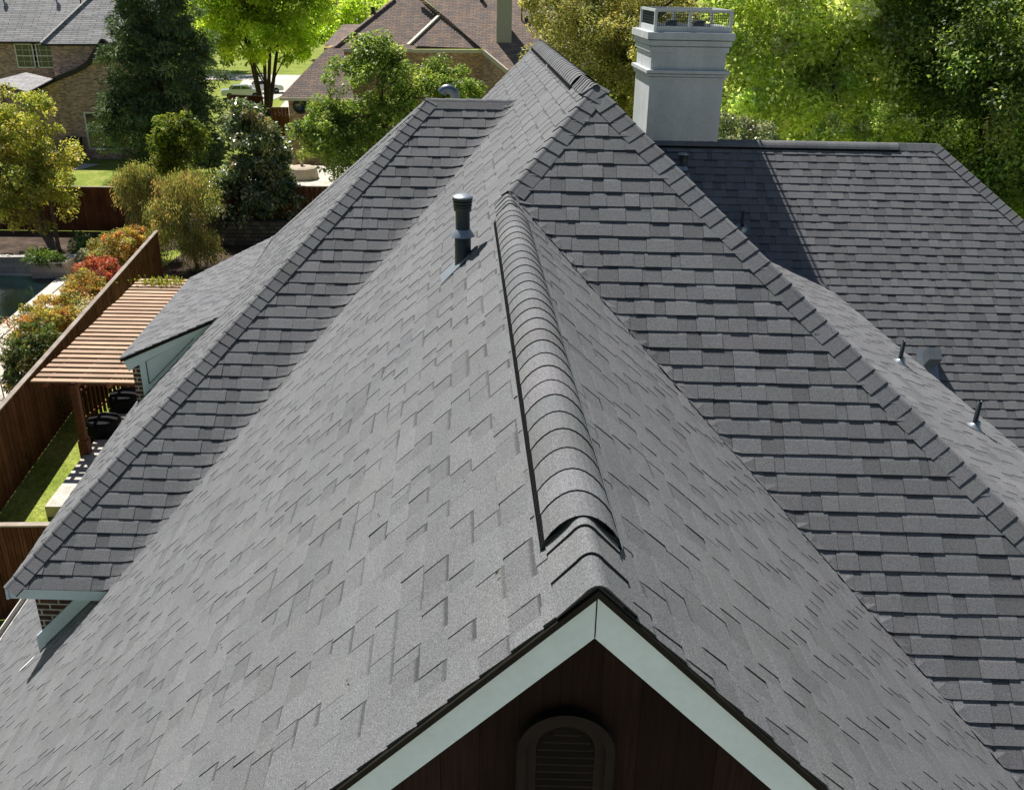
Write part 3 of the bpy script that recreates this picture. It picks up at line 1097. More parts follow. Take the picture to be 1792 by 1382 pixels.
for (ua, va, ub, vb) in ((k0, j0, k1, j0), (k0, j1, k1, j1), (k0, j0, k0, j1), (k1, j0, k1, j1)):
    ubar(b, ua, va, ub, vb, wb, wb + .052, .03)
    ubar(b, ua, va, ub, vb, wt - .024, wt, .03)
for (u, v) in ((k0, j0), (k1, j0), (k0, j1), (k1, j1), ((k0 + k1) / 2 - .03, j0), ((k0 + k1) / 2 - .03, j1)):
    b.bar(UVW(u, v, wb), UVW(u, v, wt), .05, .05, up=EY)
b.build("crown_frame", M["stucco"], ch)
b = MB()
for (ua, va, ub, vb) in ((k0 + .02, j0 + .01, k1 - .02, j0 + .01), (k0 + .01, j0 + .02, k0 + .01, j1 - .02)):
    n_ = 34
    for i in range(n_ + 1):
        t = i / n_
        u, v = ua + (ub - ua) * t, va + (vb - va) * t
        b.bar(UVW(u, v, wb + .05), UVW(u, v, wt - .02), .007, .007, up=EY)
    for i in range(6):
        w = wb + .055 + (wt - wb - .08) * i / 5
        b.bar(UVW(ua, va, w), UVW(ub, vb, w), .007, .007)
b.build("spark_screen", M["pvc"], ch)
b = MB()
b.prism([UVW(k0 + .02, j0 + .02, wb + .004), UVW(k1 - .02, j0 + .02, wb + .004), UVW(k1 - .02, j1 - .02, wb + .004), UVW(k0 + .02, j1 - .02, wb + .004)], EZ * .02)
b.build("crown_pan", M["lead"], ch)
for u in ((k0 * .68 + k1 * .32), (k0 * .3 + k1 * .7)):
    b = MB(); b.lathe(UVW(u, (j0 + j1) / 2, wb + .01), [(.0, 0), (.11, 0), (.11, .15), (.10, .155), (.0, .16)], 16)
    b.build("flue", M["pvc"], ch)


# pipes and vents on the slopes
def vent_pipe(base, r, h, n, kind):
    root = bpy.data.objects.new("vent_pipe", None); COL.objects.link(root); root.parent = house
    base = np.asarray(base, float)
    if kind == 'plumbing':
        b = MB(); b.lathe(base - EZ * .1, [(r, 0), (r, h + .1), (r * .8, h + .1), (r * .78, h * .6)], 16); b.build("pipe", M["pvc"], root)
        b = MB(); b.lathe(base + n * .012, [(r * 3.6, 0), (r * 3.0, .010), (r * 1.9, .035), (r * 1.25, .075), (r * 1.05, .085)], 20, axis=n); b.build("boot", M["lead"], root)
    else:
        b = MB(); b.lathe(base - EZ * .3, [(r * 1.14, 0), (r * 1.14, .3 + h * .43), (r, .3 + h * .45), (r, .3 + h * .93)], 24); b.build("pipe", M["pvc"], root)
        b = MB(); b.lathe(base + EZ * h * .40, [(r * 1.72, 0), (r * 1.66, .008), (r * 1.2, .045), (r * 1.02, .06)], 28); b.build("storm_collar", M["lead"], root)
        b = MB()
        z0 = h * .86
        pr = [(r * 1.0, z0 - .03), (r * 1.22, z0 - .03), (r * 1.24, z0)]
        for k in range(3):
            pr += [(r * 1.14, z0 + .004 + k * .026), (r * (1.30 + .05 * k), z0 + .008 + k * .026), (r * (1.30 + .05 * k), z0 + .020 + k * .026)]
        pr += [(r * 1.2, z0 + .084)]
        b.lathe(base, pr, 28, smooth=False); b.build("louvre_cap", M["pvc"], root)
        b = MB(); b.lathe(base, [(r * 1.44, z0 + .080), (r * 1.46, z0 + .086), (r * 1.30, z0 + .092), (r * .9, z0 + .104), (0.0, z0 + .108)], 28); b.build("cap_lid", M["lead"], root)
        e1 = unit(np.cross(EZ, n)); e2 = np.cross(n, e1)
        b = MB(); b.prism([base + n * .014 + e1 * sx * .15 + e2 * sy for sx, sy in ((-1, -.26), (1, -.26), (1, .10), (-1, .10))], n * .003); b.build("flashing", M["lead"], root)
    return root


vent_pipe(H3(hp('L', .0135, 4.3445)), .062, .545, nrm('L'), 'gas')
vent_pipe(H3(hp('S', 3.071, 6.219)), .027, .31, nrm('S'), 'plumbing')
vent_pipe(H3(hp('S', 3.082, 5.196)), .027, .33, nrm('S'), 'plumbing')
vent_pipe(H3(hp('V', 2.145, 9.26)), .066, .40, nrm('V'), 'gas')
vent_pipe(H3(hp('V', 2.655, 8.86)), .030, .30, nrm('V'), 'plumbing')
# square exhaust box low on the right wing
bx = bpy.data.objects.new("exhaust_box", None); COL.objects.link(bx); bx.parent = house
n_ = nrm('V'); e1 = V_dir; e2 = np.cross(n_, e1)
o_ = H3(hp('V', 4.150, 7.86))
b = MB(); b.prism([o_ + e1 * x + n_ * z_ + e2 * -.0 for x, z_ in ((-.105, .0), (.105, .0), (.105, .25), (-.105, .25))], e2 * .21); b.build("hood", M["greybox"], bx)
b = MB(); b.prism([o_ + e1 * x + e2 * y_ + n_ * .013 for x, y_ in ((-.20, -.30), (.12, -.30), (.12, .28), (-.20, .28))], n_ * .003); b.build("flashing", M["lead"], bx)
# curved flue elbow showing over the left wing's ridge
el = bpy.data.objects.new("flue_elbow", None); COL.objects.link(el); el.parent = house
pB = H3(hp('WB', -.03, v3 + .55))
pt_ = aty((789, 156), pB[1])
top = np.array([pB[0], pB[1], pt_[2]])
path = [pB - EZ * .3, np.array([pB[0], pB[1], top[2] - .09])]
for k in range(1, 8):
    a = math.pi * .5 + math.pi * .72 * k / 7
    path.append(np.array([pB[0] - .13 - .13 * math.cos(a - math.pi * .5) * 1.0 + .26 * 0, pB[1], top[2] - .09]) + np.array([.0, 0, .13 * math.sin(k / 7 * math.pi * .8)]))
path = [pB - EZ * .3, np.array([pB[0], pB[1], top[2] - .12])]
for k in range(1, 9):
    th = math.pi * .86 * k / 8
    path.append(np.array([pB[0] - .10 + .10 * math.cos(th), pB[1], top[2] - .10 + .10 * math.sin(th)]))
b = MB(); b.tube(path, .066, 18); b.build("elbow", M["steel"], el)
b = MB(); b.lathe(np.array([pB[0], pB[1], top[2] - .17]), [(.068, 0), (.076, .005), (.076, .035), (.068, .04)], 18); b.build("clamp", M["lead"], el)


# ================================================================== vegetation
def leaves(name, parent, cen, direc, length, width, cols, mat, fold=0.25, normal=None):
    """leaf-sized folded quads as one mesh"""
    n = len(cen)
    if normal is not None:
        normal = normal / np.linalg.norm(normal, axis=1, keepdims=True)
        direc = direc - normal * (direc * normal).sum(1, keepdims=True) * 0.85
    direc = direc / np.maximum(1e-6, np.linalg.norm(direc, axis=1, keepdims=True))
    rnd = rng.normal(size=(n, 3)); rnd[:, 2] *= 0.5
    rnd[:, 2] += 0.25
    if normal is not None:
        rnd = normal
    side = np.cross(direc, rnd)
    side /= np.maximum(1e-6, np.linalg.norm(side, axis=1, keepdims=True))
    nor = np.cross(side, direc)
    L = length[:, None]; Wd = width[:, None]
    v = np.empty((n, 4, 3))
    v[:, 0] = cen
    v[:, 1] = cen + direc * L * .5 + side * Wd * .5 + nor * Wd * fold
    v[:, 2] = cen + direc * L - np.array([0, 0, .12]) * L
    v[:, 3] = cen + direc * L * .5 - side * Wd * .5 + nor * Wd * fold
    off = np.zeros(3); q = parent
    while q is not None:
        off += np.array(q.location); q = q.parent
    me = bpy.data.meshes.new(name)
    fill_mesh(me, v.reshape(-1, 3) - off, np.arange(n * 4, dtype=np.int32), np.full(n, 4, dtype=np.int32))
    ca = me.color_attributes.new("Col", 'FLOAT_COLOR', 'CORNER')
    arr = np.ones((n, 4, 4), dtype=np.float32)
    arr[:, :, :3] = np.clip(cols, 0, 1)[:, None, :]
    ca.data.foreach_set("color", arr.ravel())
    me.materials.append(mat)
    o = bpy.data.objects.new(name, me); COL.objects.link(o); o.parent = parent
    return o


def clump_centres(ells, n, shell=(0.62, 1.0), low=0.35, lump=0.22):
    vol = np.array([e[1][0] * e[1][1] + e[1][0] * e[1][2] for e in ells]); vol = vol / vol.sum()
    out, outd = [], []
    ph = rng.uniform(0, 6.28, (4, 3))
    while len(out) < n:
        e = ells[rng.choice(len(ells), p=vol)]
        d = rng.normal(size=3); d /= np.linalg.norm(d)
        if d[2] < -0.2 and rng.random() > low:
            continue
        lf = 1 + lump * sum(math.sin(3.1 * d[k] + ph[j, k]) for j in range(2) for k in range(3)) / 3
        r = rng.uniform(*shell) * lf
        out.append(np.array(e[0]) + d * np.array(e[1]) * r); outd.append(d)
    return np.array(out), np.array(outd)


def plant(name, base, ells, nclump, per, clump_r, leaf, palette, mat, bark, label, cat, group=None, droop=0.0, flat=0.75, stems=1, trunk_r=0.15, limbs=9,
          shell=(0.62, 1.0), low=0.35, lump=0.22, lean=0.4, part="crown", trunk_name="trunk", tonevar=0.22, updir=0.35, spread=1.0):
    base = np.asarray(base, float)
    root = empty(name, base, label, cat, group)
    cc, cd = clump_centres(ells, nclump, shell, low, lump)
    rr = clump_r * rng.uniform(0.6, 1.35, nclump)
    N = nclump * per
    idx = np.repeat(np.arange(nclump), per)
    d = rng.normal(size=(N, 3)); d /= np.linalg.norm(d, axis=1, keepdims=True)
    rad = rr[idx] * rng.random(N) ** 0.32
    p = cc[idx] + d * rad[:, None] * np.array([1, 1, flat])
    if droop:
        p[:, 2] -= droop * rng.random(N) ** 1.3 * rr[idx] * 2.2
        direc = d * 0.5 + rng.normal(size=(N, 3)) * 0.25 + np.array([0, 0, -1.0])
    else:
        direc = d * spread + cd[idx] * 0.5 + rng.normal(size=(N, 3)) * 0.6 + np.array([0, 0, updir])
    pal = np.array([c for c, w in palette]); pw = np.array([w for c, w in palette], float); pw /= pw.sum()
    ck = rng.choice(len(pal), size=nclump, p=pw)
    lk = rng.choice(len(pal), size=N, p=pw)
    use = rng.random(N) < 0.6
    cols = np.where(use[:, None], pal[ck][idx], pal[lk]) * (1 + tonevar * rng.normal(size=nclump)[idx])[:, None].clip(0.5, 1.6) * rng.uniform(0.75, 1.28, (N, 1))
    ln = leaf[0] * rng.uniform(0.65, 1.3, N)
    nor = None if droop else d * 0.75 + np.array([0, 0, .45]) + rng.normal(size=(N, 3)) * 0.42
    leaves(part, root, p, direc, ln, leaf[1] * ln / leaf[0], cols, mat, normal=nor)
    # stems and limbs reaching into the crown
    b = MB()
    cen = cc.mean(axis=0)
    order = rng.permutation(nclump)
    for s_ in range(stems):
        a = 2 * math.pi * s_ / max(1, stems) + 0.4
        foot = base + (np.array([math.cos(a), math.sin(a), 0]) * trunk_r * 1.6 if stems > 1 else 0)
        top = cen + (np.array([math.cos(a), math.sin(a), 0]) * np.array(ells[0][1]) * lean if stems > 1 else 0)
        mid = foot * .5 + top * .5 + rng.normal(size=3) * trunk_r * 0.8
        b.tube([foot - EZ * .1, foot * .8 + mid * .2, mid, top], [trunk_r * 1.25, trunk_r, trunk_r * .8, trunk_r * .3], 8)
        for k in range(limbs):
            tgt = cc[order[(s_ * limbs + k) % nclump]]
            t = rng.uniform(0.45, 0.95)
            st = mid * (1 - t) + top * t if t > .5 else foot * (1 - t) + mid * t
            m_ = st * .5 + tgt * .5 + np.array([0, 0, .12]) * np.linalg.norm(tgt - st)
            b.tube([st, m_, tgt], [trunk_r * .42, trunk_r * .26, trunk_r * .06], 5, cap=False)
    b.build(trunk_name, bark, root)
    return root


LIME = [((0.455, 0.607, 0.063), 4), ((0.582, 0.658, 0.095), 3), ((0.278, 0.392, 0.051), 2), ((0.658, 0.695, 0.152), 1)]
FRESH = [((0.518, 0.624, 0.170), 4), ((0.674, 0.756, 0.275), 3), ((0.324, 0.432, 0.121), 3), ((0.800, 0.800, 0.583), 1)]
MIDG = [((0.229, 0.343, 0.079), 4), ((0.358, 0.472, 0.114), 3), ((0.136, 0.222, 0.061), 3), ((0.543, 0.601, 0.229), 1)]
OLIVE = [((0.346, 0.353, 0.134), 4), ((0.510, 0.480, 0.203), 3), ((0.180, 0.210, 0.083), 3), ((0.630, 0.526, 0.256), 1)]
YELG = [((0.497, 0.524, 0.110), 4), ((0.690, 0.648, 0.179), 2), ((0.235, 0.304, 0.076), 4), ((0.580, 0.442, 0.138), 1)]
DARK = [((0.109, 0.169, 0.084), 5), ((0.185, 0.261, 0.112), 3), ((0.066, 0.105, 0.062), 3)]
DKGLOSS = [((0.120, 0.168, 0.078), 5), ((0.217, 0.262, 0.131), 3), ((0.652, 0.630, 0.478), 2), ((0.435, 0.336, 0.174), 1)]  # palest tone paints the magnolia leaves' gloss glints; the rest is leaf colour
RDARK = [((0.209, 0.326, 0.083), 5), ((0.373, 0.490, 0.122), 3), ((0.105, 0.163, 0.056), 4), ((0.654, 0.699, 0.280), 1)]
PHOT = [((0.36, 0.36, 0.09), 3), ((0.506, 0.363, 0.110), 4), ((0.572, 0.242, 0.094), 3), ((0.242, 0.286, 0.083), 4), ((0.638, 0.506, 0.242), 1)]
PHOTR = [((0.52, 0.145, 0.095), 5), ((0.42, 0.10, 0.08), 3), ((0.28, 0.20, 0.08), 2)]
WEEP = [((0.354, 0.367, 0.127), 4), ((0.506, 0.430, 0.202), 2), ((0.164, 0.215, 0.083), 4), ((0.557, 0.342, 0.202), 1)]


def P(q, y, dz=0.0):
    p = aty(q, y)
    return np.array([p[0], p[1], p[2] + dz])


def ell(q, y, rx, ry, rz):
    p = aty(q, y)
    return ((p[0], p[1], p[2]), (rx, ry, rz))


def ground(p):
    return np.array([p[0], p[1], 0.0])


# left yard tree over the pool planter
plant("garden_tree", ground(P((97, 437), 46.6)), [ell((35, 235), 47, 1.9, 1.8, 1.9), ell((95, 290), 47, 1.25, 1.4, 1.7), ell((20, 330), 46, 1.9, 1.6, 1.6), ell((70, 350), 46.5, 1.5, 1.5, 1.4), ell((-30, 260), 47, 1.8, 1.6, 2.1)],
      230, 110, 0.42, (0.17, 0.085), YELG, M["leaf"], M["palebark"], "yellow green tree standing beside the swimming pool, in front of the tan brick house", "tree", stems=4, trunk_r=.10, limbs=7, lean=.5)
# dark cedar in front of the tan brick house
cx = aty((292, 200), 65)
plant("cedar_tree", ground(cx), [((cx[0], cx[1], 4.2), (4.4, 3.6, 2.6)), ((cx[0] + .2, cx[1], 7.4), (3.7, 3.2, 3.2)), ((cx[0], cx[1], 10.6), (2.9, 2.6, 3.2)), ((cx[0] - .3, cx[1], 13.8), (1.9, 1.8, 3.2)), ((cx[0] + .3, cx[1], 2.2), (3.6, 2.8, 1.6)), ((cx[0] - 2.6, cx[1] - .3, 4.4), (2.2, 1.8, 2.4)), ((cx[0] - 1.5, cx[1], 8.2), (2.6, 2.0, 2.4))],
      760, 90, 0.55, (0.34, 0.075), DARK + [((0.13, 0.155, 0.05), 2)], M["needle"], M["bark"], "tall dark evergreen cedar covering the right side of the tan brick house", "tree", flat=.55, trunk_r=.26, lump=.35, low=.5, updir=.55, shell=(.55, 1.05))
# lime green maple far off
lx = aty((455, 80), 97)
plant("maple_tree", ground(lx), [((lx[0] - 1.2, lx[1], 11.5), (4.4, 4.0, 4.2)), ((lx[0] + 3.2, lx[1], 9.2), (3.6, 3.4, 3.8)), ((lx[0] - 3.0, lx[1], 9.0), (3.0, 3.0, 3.3)), ((lx[0] + .5, lx[1] - 1, 7.2), (4.4, 3.4, 2.6)), ((lx[0] + 1.5, lx[1], 13.5), (3.6, 3.4, 3.5))],
      360, 100, 0.85, (0.34, 0.20), LIME, M["thinleaf"], M["bark"], "tall lime green tree with several thin trunks rising behind the dark evergreen", "tree", stems=5, trunk_r=.20, limbs=8, lean=.55, low=.6)
# airy green tree behind the left wing's ridge
plant("garden_tree", ground(P((690, 330), 57)), [ell((645, 140), 57, 2.2, 2.0, 2.2), ell((770, 150), 57, 1.7, 1.6, 1.8), ell((590, 235), 56.5, 2.1, 1.9, 2.1), ell((690, 220), 57, 2.6, 2.2, 2.4), ell((650, 90), 57.2, 1.1, 1.1, 1.1), ell((560, 270), 56, 1.0, 1.2, 1.1), ell((800, 190), 57, 1.5, 1.5, 1.6), ell((610, 280), 55.5, 1.7, 1.4, 1.5), ell((560, 220), 56, 1.2, 1.2, 1.4)],
      360, 130, 0.52, (0.19, 0.10), MIDG + [((0.17, 0.26, 0.04), 3)], M["leaf"], M["bark"], "airy fresh green tree standing in front of the brown roofed house", "tree", trunk_r=.20, limbs=14, lump=.35)
# magnolia by the back fence
plant("magnolia_tree", ground(P((440, 430), 49.2)), [ell((440, 330), 49.3, 1.9, 1.6, 2.0), ell((440, 250), 49.3, 1.5, 1.4, 1.6), ell((430, 205), 49.4, .9, .9, .8), ell((400, 350), 49, 1.2, 1.2, 1.5), ell((485, 330), 49.2, 1.0, 1.0, 1.7), ell((470, 260), 49.3, 1.1, 1.0, 1.2), ell((510, 350), 49.2, .7, .8, 1.0)],
      260, 120, 0.42, (0.21, 0.10), DKGLOSS, M["glossleaf"], M["bark"], "dark glossy leaved tree by the back fence between weeping shrub and airy tree", "tree", trunk_r=.12, low=.6)
plant("laurel_shrub", ground(P((300, 330), 53.5)), [ell((300, 225), 53.5, .95, .9, .75), ell((285, 265), 53.5, .7, .8, 1.1), ell((330, 245), 53.3, 1.1, .9, 1.2), ell((300, 300), 53.4, 1.0, .8, 1.3)],
      90, 90, 0.33, (0.20, 0.10), [((0.19, 0.24, 0.035), 4), ((0.27, 0.30, 0.045), 2), ((0.08, 0.13, 0.03), 3)], M["leaf"], M["bark"], "bright yellow green shrub in front of the dark evergreen, just over the fence", "shrub", trunk_r=.08)
plant("weeping_tree", ground(P((347, 473), 43.6)), [ell((322, 320), 44.6, 1.25, 1.1, .7), ell((300, 365), 43.8, 1.1, 1.0, .9), ell((350, 350), 44, 1.0, 1.0, .9), ell((300, 410), 43.5, 1.2, .9, .8), ell((350, 420), 43.7, .9, .9, .7)],
      170, 150, 0.36, (0.12, 0.035), WEEP, M["leaf"], M["palebark"], "weeping tree with rusty tips and a bent trunk near the end of the side fence", "tree", droop=1.1, trunk_r=.09, limbs=10, low=.2, flat=.6)
plant("weeping_tree", ground(P((245, 425), 46.5)), [ell((240, 305), 46.2, .95, .9, .65), ell((225, 330), 46, .6, .7, .8), ell((262, 335), 46, .7, .7, .8), ell((245, 375), 45.8, .55, .6, .7)],
      105, 150, 0.34, (0.12, 0.035), WEEP, M["leaf"], M["palebark"], "smaller weeping tree hanging over the brown back fence beside the green lawn", "tree", droop=1.2, trunk_r=.07, low=.2, flat=.6)
# trees behind the right wing
plant("spring_tree", ground(P((1440, 300), 33)), [ell((1420, 60), 33, 2.4, 2.2, 2.2), ell((1330, 60), 32.5, 1.5, 1.6, 2.3), ell((1530, 110), 32.5, 1.8, 1.7, 1.9), ell((1350, 190), 32, 1.5, 1.4, 1.2), ell((1460, 185), 32, 1.6, 1.4, 1.3), ell((1300, 140), 32.3, 1.1, 1.2, 1.2), ell((1480, -40), 33.5, 2.3, 2.0, 1.8), ell((1400, 130), 33.8, 2.6, 1.4, 2.6), ell((1560, 30), 33.8, 2.2, 1.5, 2.2), ell((1530, 200), 33.2, 1.6, 1.4, 1.2), ell((1420, 230), 32.5, 1.9, 1.2, .8)],
      210, 230, 0.66, (0.19, 0.095), FRESH, M["thinleaf"], M["bark"], "bright spring green tree right of the chimney behind the right roof ridge", "tree", trunk_r=.22, limbs=14, lump=.4, updir=.8)
for q, y, rr_ in (((1540, 225), 29.5, .55), ((1450, 235), 29.5, .45)):
    plant("young_tree", ground(P(q, y)), [ell(q, y, rr_ * .9, rr_, rr_ * 1.1), ell((q[0] - 25, q[1] + 20), y, rr_ * .7, rr_ * .8, rr_ * .8), ell((q[0] + 45, q[1] + 10), y, rr_ * .7, rr_ * .8, rr_ * .9)],
          40, 70, 0.20, (0.12, 0.06), FRESH, M["thinleaf"], M["bark"],
          "light green sapling top poking up behind the right ridge, " + ("nearest the corner of the ridge" if q[0] > 1500 else "under the bright spring tree"), "tree", trunk_r=.06, updir=.9, group="sapling tops behind the ridge")
plant("oak_tree", ground(P((1740, 420), 31)), [ell((1740, 60), 31, 2.6, 2.4, 2.8), ell((1650, 90), 31.5, 1.7, 1.8, 2.6), ell((1760, 230), 30, 2.2, 2.0, 2.6), ell((1700, 300), 29.5, 1.4, 1.4, 1.9), ell((1830, 320), 29, 2.2, 1.8, 3.2), ell((1800, 100), 30, 2.6, 2.4, 3.2), ell((1600, 30), 32.5, 1.4, 1.6, 2.4), ell((1640, 190), 31, 1.2, 1.4, 1.8), ell((1700, 180), 32.5, 2.6, 1.5, 3.2), ell((1620, 120), 33, 1.6, 1.2, 2.6), ell((1700, 30), 32.5, 2.6, 1.5, 2.6), ell((1760, 350), 31, 2.0, 1.4, 2.0)],
      460, 230, 0.62, (0.145, 0.075), RDARK, M["leaf"], M["bark"], "large dark green tree filling the upper right corner beyond the hip end", "tree", trunk_r=.30, limbs=14, low=.7, lump=.3)
plant("live_oak_tree", ground(P((1040, 300), 46)), [ell((1030, 60), 46, 2.1, 2.2, 2.6), ell((1080, 110), 45, 1.6, 1.8, 2.2), ell((1000, 20), 47, 1.9, 2.0, 2.2), ell((1090, 10), 47, 2.4, 2.2, 2.0), ell((1060, 190), 45, 1.8, 1.6, 2.2), ell((1190, 20), 47, 2.4, 2.2, 2.4), ell((1180, 150), 46, 2.0, 1.8, 2.6), ell((1030, 120), 47.5, 2.4, 1.4, 3.0), ell((1110, 60), 48, 3.0, 1.4, 3.2), ell((1250, 90), 48, 2.4, 1.4, 4.2)],
      420, 220, 0.62, (0.135, 0.07), OLIVE, M["leaf"], M["bark"], "olive brown leafed oak between the roof peak and the grey chimney", "tree", trunk_r=.28, limbs=12, low=.6, lump=.3)
plant("holly_shrub", ground(P((1285, 260), 25)), [ell((1285, 246), 25, .6, .7, .55), ell((1330, 252), 25, .55, .6, .5), ell((1270, 300), 25, 1.0, 1.0, 1.5)],
      60, 110, 0.22, (0.085, 0.045), DKGLOSS + [((0.16, 0.15, 0.10), 2)], M["glossleaf"], M["bark"], "dark holly with pale flecks just right of the chimney's foot", "shrub", trunk_r=.07)
for q, y, rx, rz, pal, lab in (((640, 5), 150, 7.0, 6.5, LIME, "rounded light green tree in the far distance left of the brown roof"), ((590, -10), 165, 6.0, 8.0, DARK, "dark tree in the far distance beside the brown roof's left end"),
                               ((930, 10), 120, 6.0, 8.0, MIDG, "mid green tree beyond the brown roofed house between its two chimneys"), ((330, -20), 140, 9.0, 8.0, MIDG, "green tree far beyond the cedar, only its top in the gaps")):
    e_ = aty(q, y)
    plant("distant_tree", ground(e_), [((e_[0], e_[1], 6.5), (rx * .8, rx * .7, rz * .7)), ((e_[0] + rx * .4, e_[1], 5.0), (rx * .6, rx * .6, rz * .6)), ((e_[0] - rx * .4, e_[1], 5.2), (rx * .6, rx * .6, rz * .6))],
          130, 70, 1.2, (0.5, 0.32), pal, M["thinleaf"], M["bark"], lab, "tree", group="trees in the far distance", trunk_r=.3)

for q, y, rx, rz, pal, lab in (((1330, 60), 62, 5.5, 8.0, MIDG, "green tree behind the bright spring tree and the chimney"), ((1650, 100), 58, 6.5, 8.0, RDARK, "dark green tree behind the large corner tree"),
                               ((1520, 40), 75, 6.5, 8.0, MIDG, "green tree in the gap between the spring tree and the corner tree"), ((1150, 30), 80, 6.5, 8.0, OLIVE, "olive tree far behind the grey chimney")):
    e_ = aty(q, y)
    plant("background_tree", ground(e_), [((e_[0], e_[1], 8.0), (rx * .8, rx * .6, rz * .8)), ((e_[0] + rx * .5, e_[1], 5.0), (rx * .7, rx * .6, rz * .6)), ((e_[0] - rx * .5, e_[1], 5.2), (rx * .7, rx * .6, rz * .6))],
          330, 90, .85, (0.28, 0.17), pal, M["leaf"], M["bark"], lab, "tree", group="trees behind the right wing", trunk_r=.3, low=.8)

# photinia hedge between the pool and the side fence: every bush its own
for q, rr_, rz, pal, lab in (((222, 437), .95, .75, PHOT, "golden photinia bush at the far end of the hedge, topmost in the row"),
                             ((192, 455), 1.05, .85, PHOT, "golden photinia bush just behind the red one"),
                             ((158, 498), .85, .75, PHOTR, "red leafed photinia bush in the hedge beside the fence"),
                             ((138, 530), .95, .75, PHOT, "photinia bush with white blossom just in front of the red one"),
                             ((105, 560), 1.05, .85, PHOT, "golden green photinia bush in the middle of the hedge by the pool corner"),
                             ((75, 592), 1.05, .90, PHOT, "orange tipped photinia bush beside the sunlit pool deck"),
                             ((48, 632), .95, .95, [((0.10, 0.15, 0.045), 4), ((0.24, 0.20, 0.06), 2), ((0.05, 0.085, 0.03), 4)], "darker green photinia bush at the near end of the hedge")):
    c_ = at(q, 1.05)
    plant("photinia_bush", ground(c_), [((c_[0] + .25, c_[1], 1.40), (rr_ * .92, rr_ * 1.2, rz * 1.0)), ((c_[0] + .1, c_[1] - .2, .75), (rr_ * .85, rr_ * 1.1, rz * .9))],
          120, 90, 0.22, (0.125, 0.05), pal, M["leaf"], M["bark"], lab, "bush", group="photinia hedge along the fence", trunk_r=.04, low=.5, part="foliage", trunk_name="stem", updir=.8)
WHT = [((0.62, 0.62, 0.50), 4), ((0.50, 0.52, 0.36), 2)]
for q in ((150, 528), (100, 560), (146, 540)):
    c_ = at(q, 1.75)
    leaves("blossom", bpy.data.objects[[o.name for o in bpy.data.objects if o.get("label", "").startswith("photinia bush with white")][0]], c_ + rng.normal(size=(160, 3)) * np.array([.16, .16, .06]), rng.normal(size=(160, 3)) + EZ, np.full(160, .07), np.full(160, .06), np.tile([0.62, 0.60, 0.48], (160, 1)) * rng.uniform(.7, 1.1, (160, 1)), M["leaf"])
c_ = at((145, 425), .9)
plant("flowering_shrub", ground(c_), [((c_[0], c_[1], .8), (.55, .5, .5)), ((c_[0] + .2, c_[1], .5), (.5, .5, .4))], 40, 60, .2, (.17, .09), [((0.30, 0.40, 0.16), 3), ((0.10, 0.18, 0.04), 3), ((0.50, 0.55, 0.40), 2)], M["leaf"], M["bark"],
      "small pale flowered shrub against the brown back fence behind the planter", "shrub", trunk_r=.03, part="foliage", trunk_name="stem")
for q, lab in (((145, 447), "silver leafed plant beside the limestone planter"), ((232, 412), "silvery plant at the top end of the golden hedge")):
    c_ = at(q, .7)
    plant("silver_plant", ground(c_), [((c_[0], c_[1], .6), (.38, .35, .38))], 24, 60, .15, (.10, .03), [((0.36, 0.37, 0.33), 3), ((0.22, 0.23, 0.20), 2)], M["leaf"], M["bark"], lab, "plant", group="silver plants", trunk_r=.02, part="foliage", trunk_name="stem")
c_ = at((85, 450), .9)
plant("fern_clump", ground(c_), [((c_[0], c_[1], .85), (.75, .4, .3)), ((c_[0] - .7, c_[1] + .4, .85), (.5, .35, .3))], 30, 60, .2, (.26, .04), [((0.10, 0.17, 0.04), 3), ((0.16, 0.24, 0.05), 2)], M["leaf"], M["bark"], "low green fern clump on top of the limestone planter", "plant", trunk_r=.02, part="foliage", trunk_name="stem")
c_ = at((6, 690), .0)
plant("sapling", ground(c_), [((c_[0], c_[1], 1.9), (.42, .42, .9)), ((c_[0] - .2, c_[1], 1.2), (.4, .4, .6))], 40, 22, .22, (.09, .04), [((0.30, 0.32, 0.22), 3), ((0.16, 0.20, 0.09), 2)], M["leaf"], M["palebark"], "thin pale leafed sapling on the pool deck at the left edge", "sapling", trunk_r=.022, limbs=14)
for q, lab in (((103, 715), "sparse bare shrub in the fence's shade near the pergola post"), ((28, 800), "small thin plant growing against the side fence")):
    c_ = at(q, .55)
    plant("sparse_shrub", ground(c_), [((c_[0], c_[1], .6), (.40, .35, .5))], 22, 16, .2, (.10, .025), [((0.13, 0.12, 0.06), 3), ((0.08, 0.11, 0.04), 2)], M["leaf"], M["bark"], lab, "shrub", group="shrubs by the side fence", trunk_r=.015, limbs=12, part="foliage", trunk_name="stem")


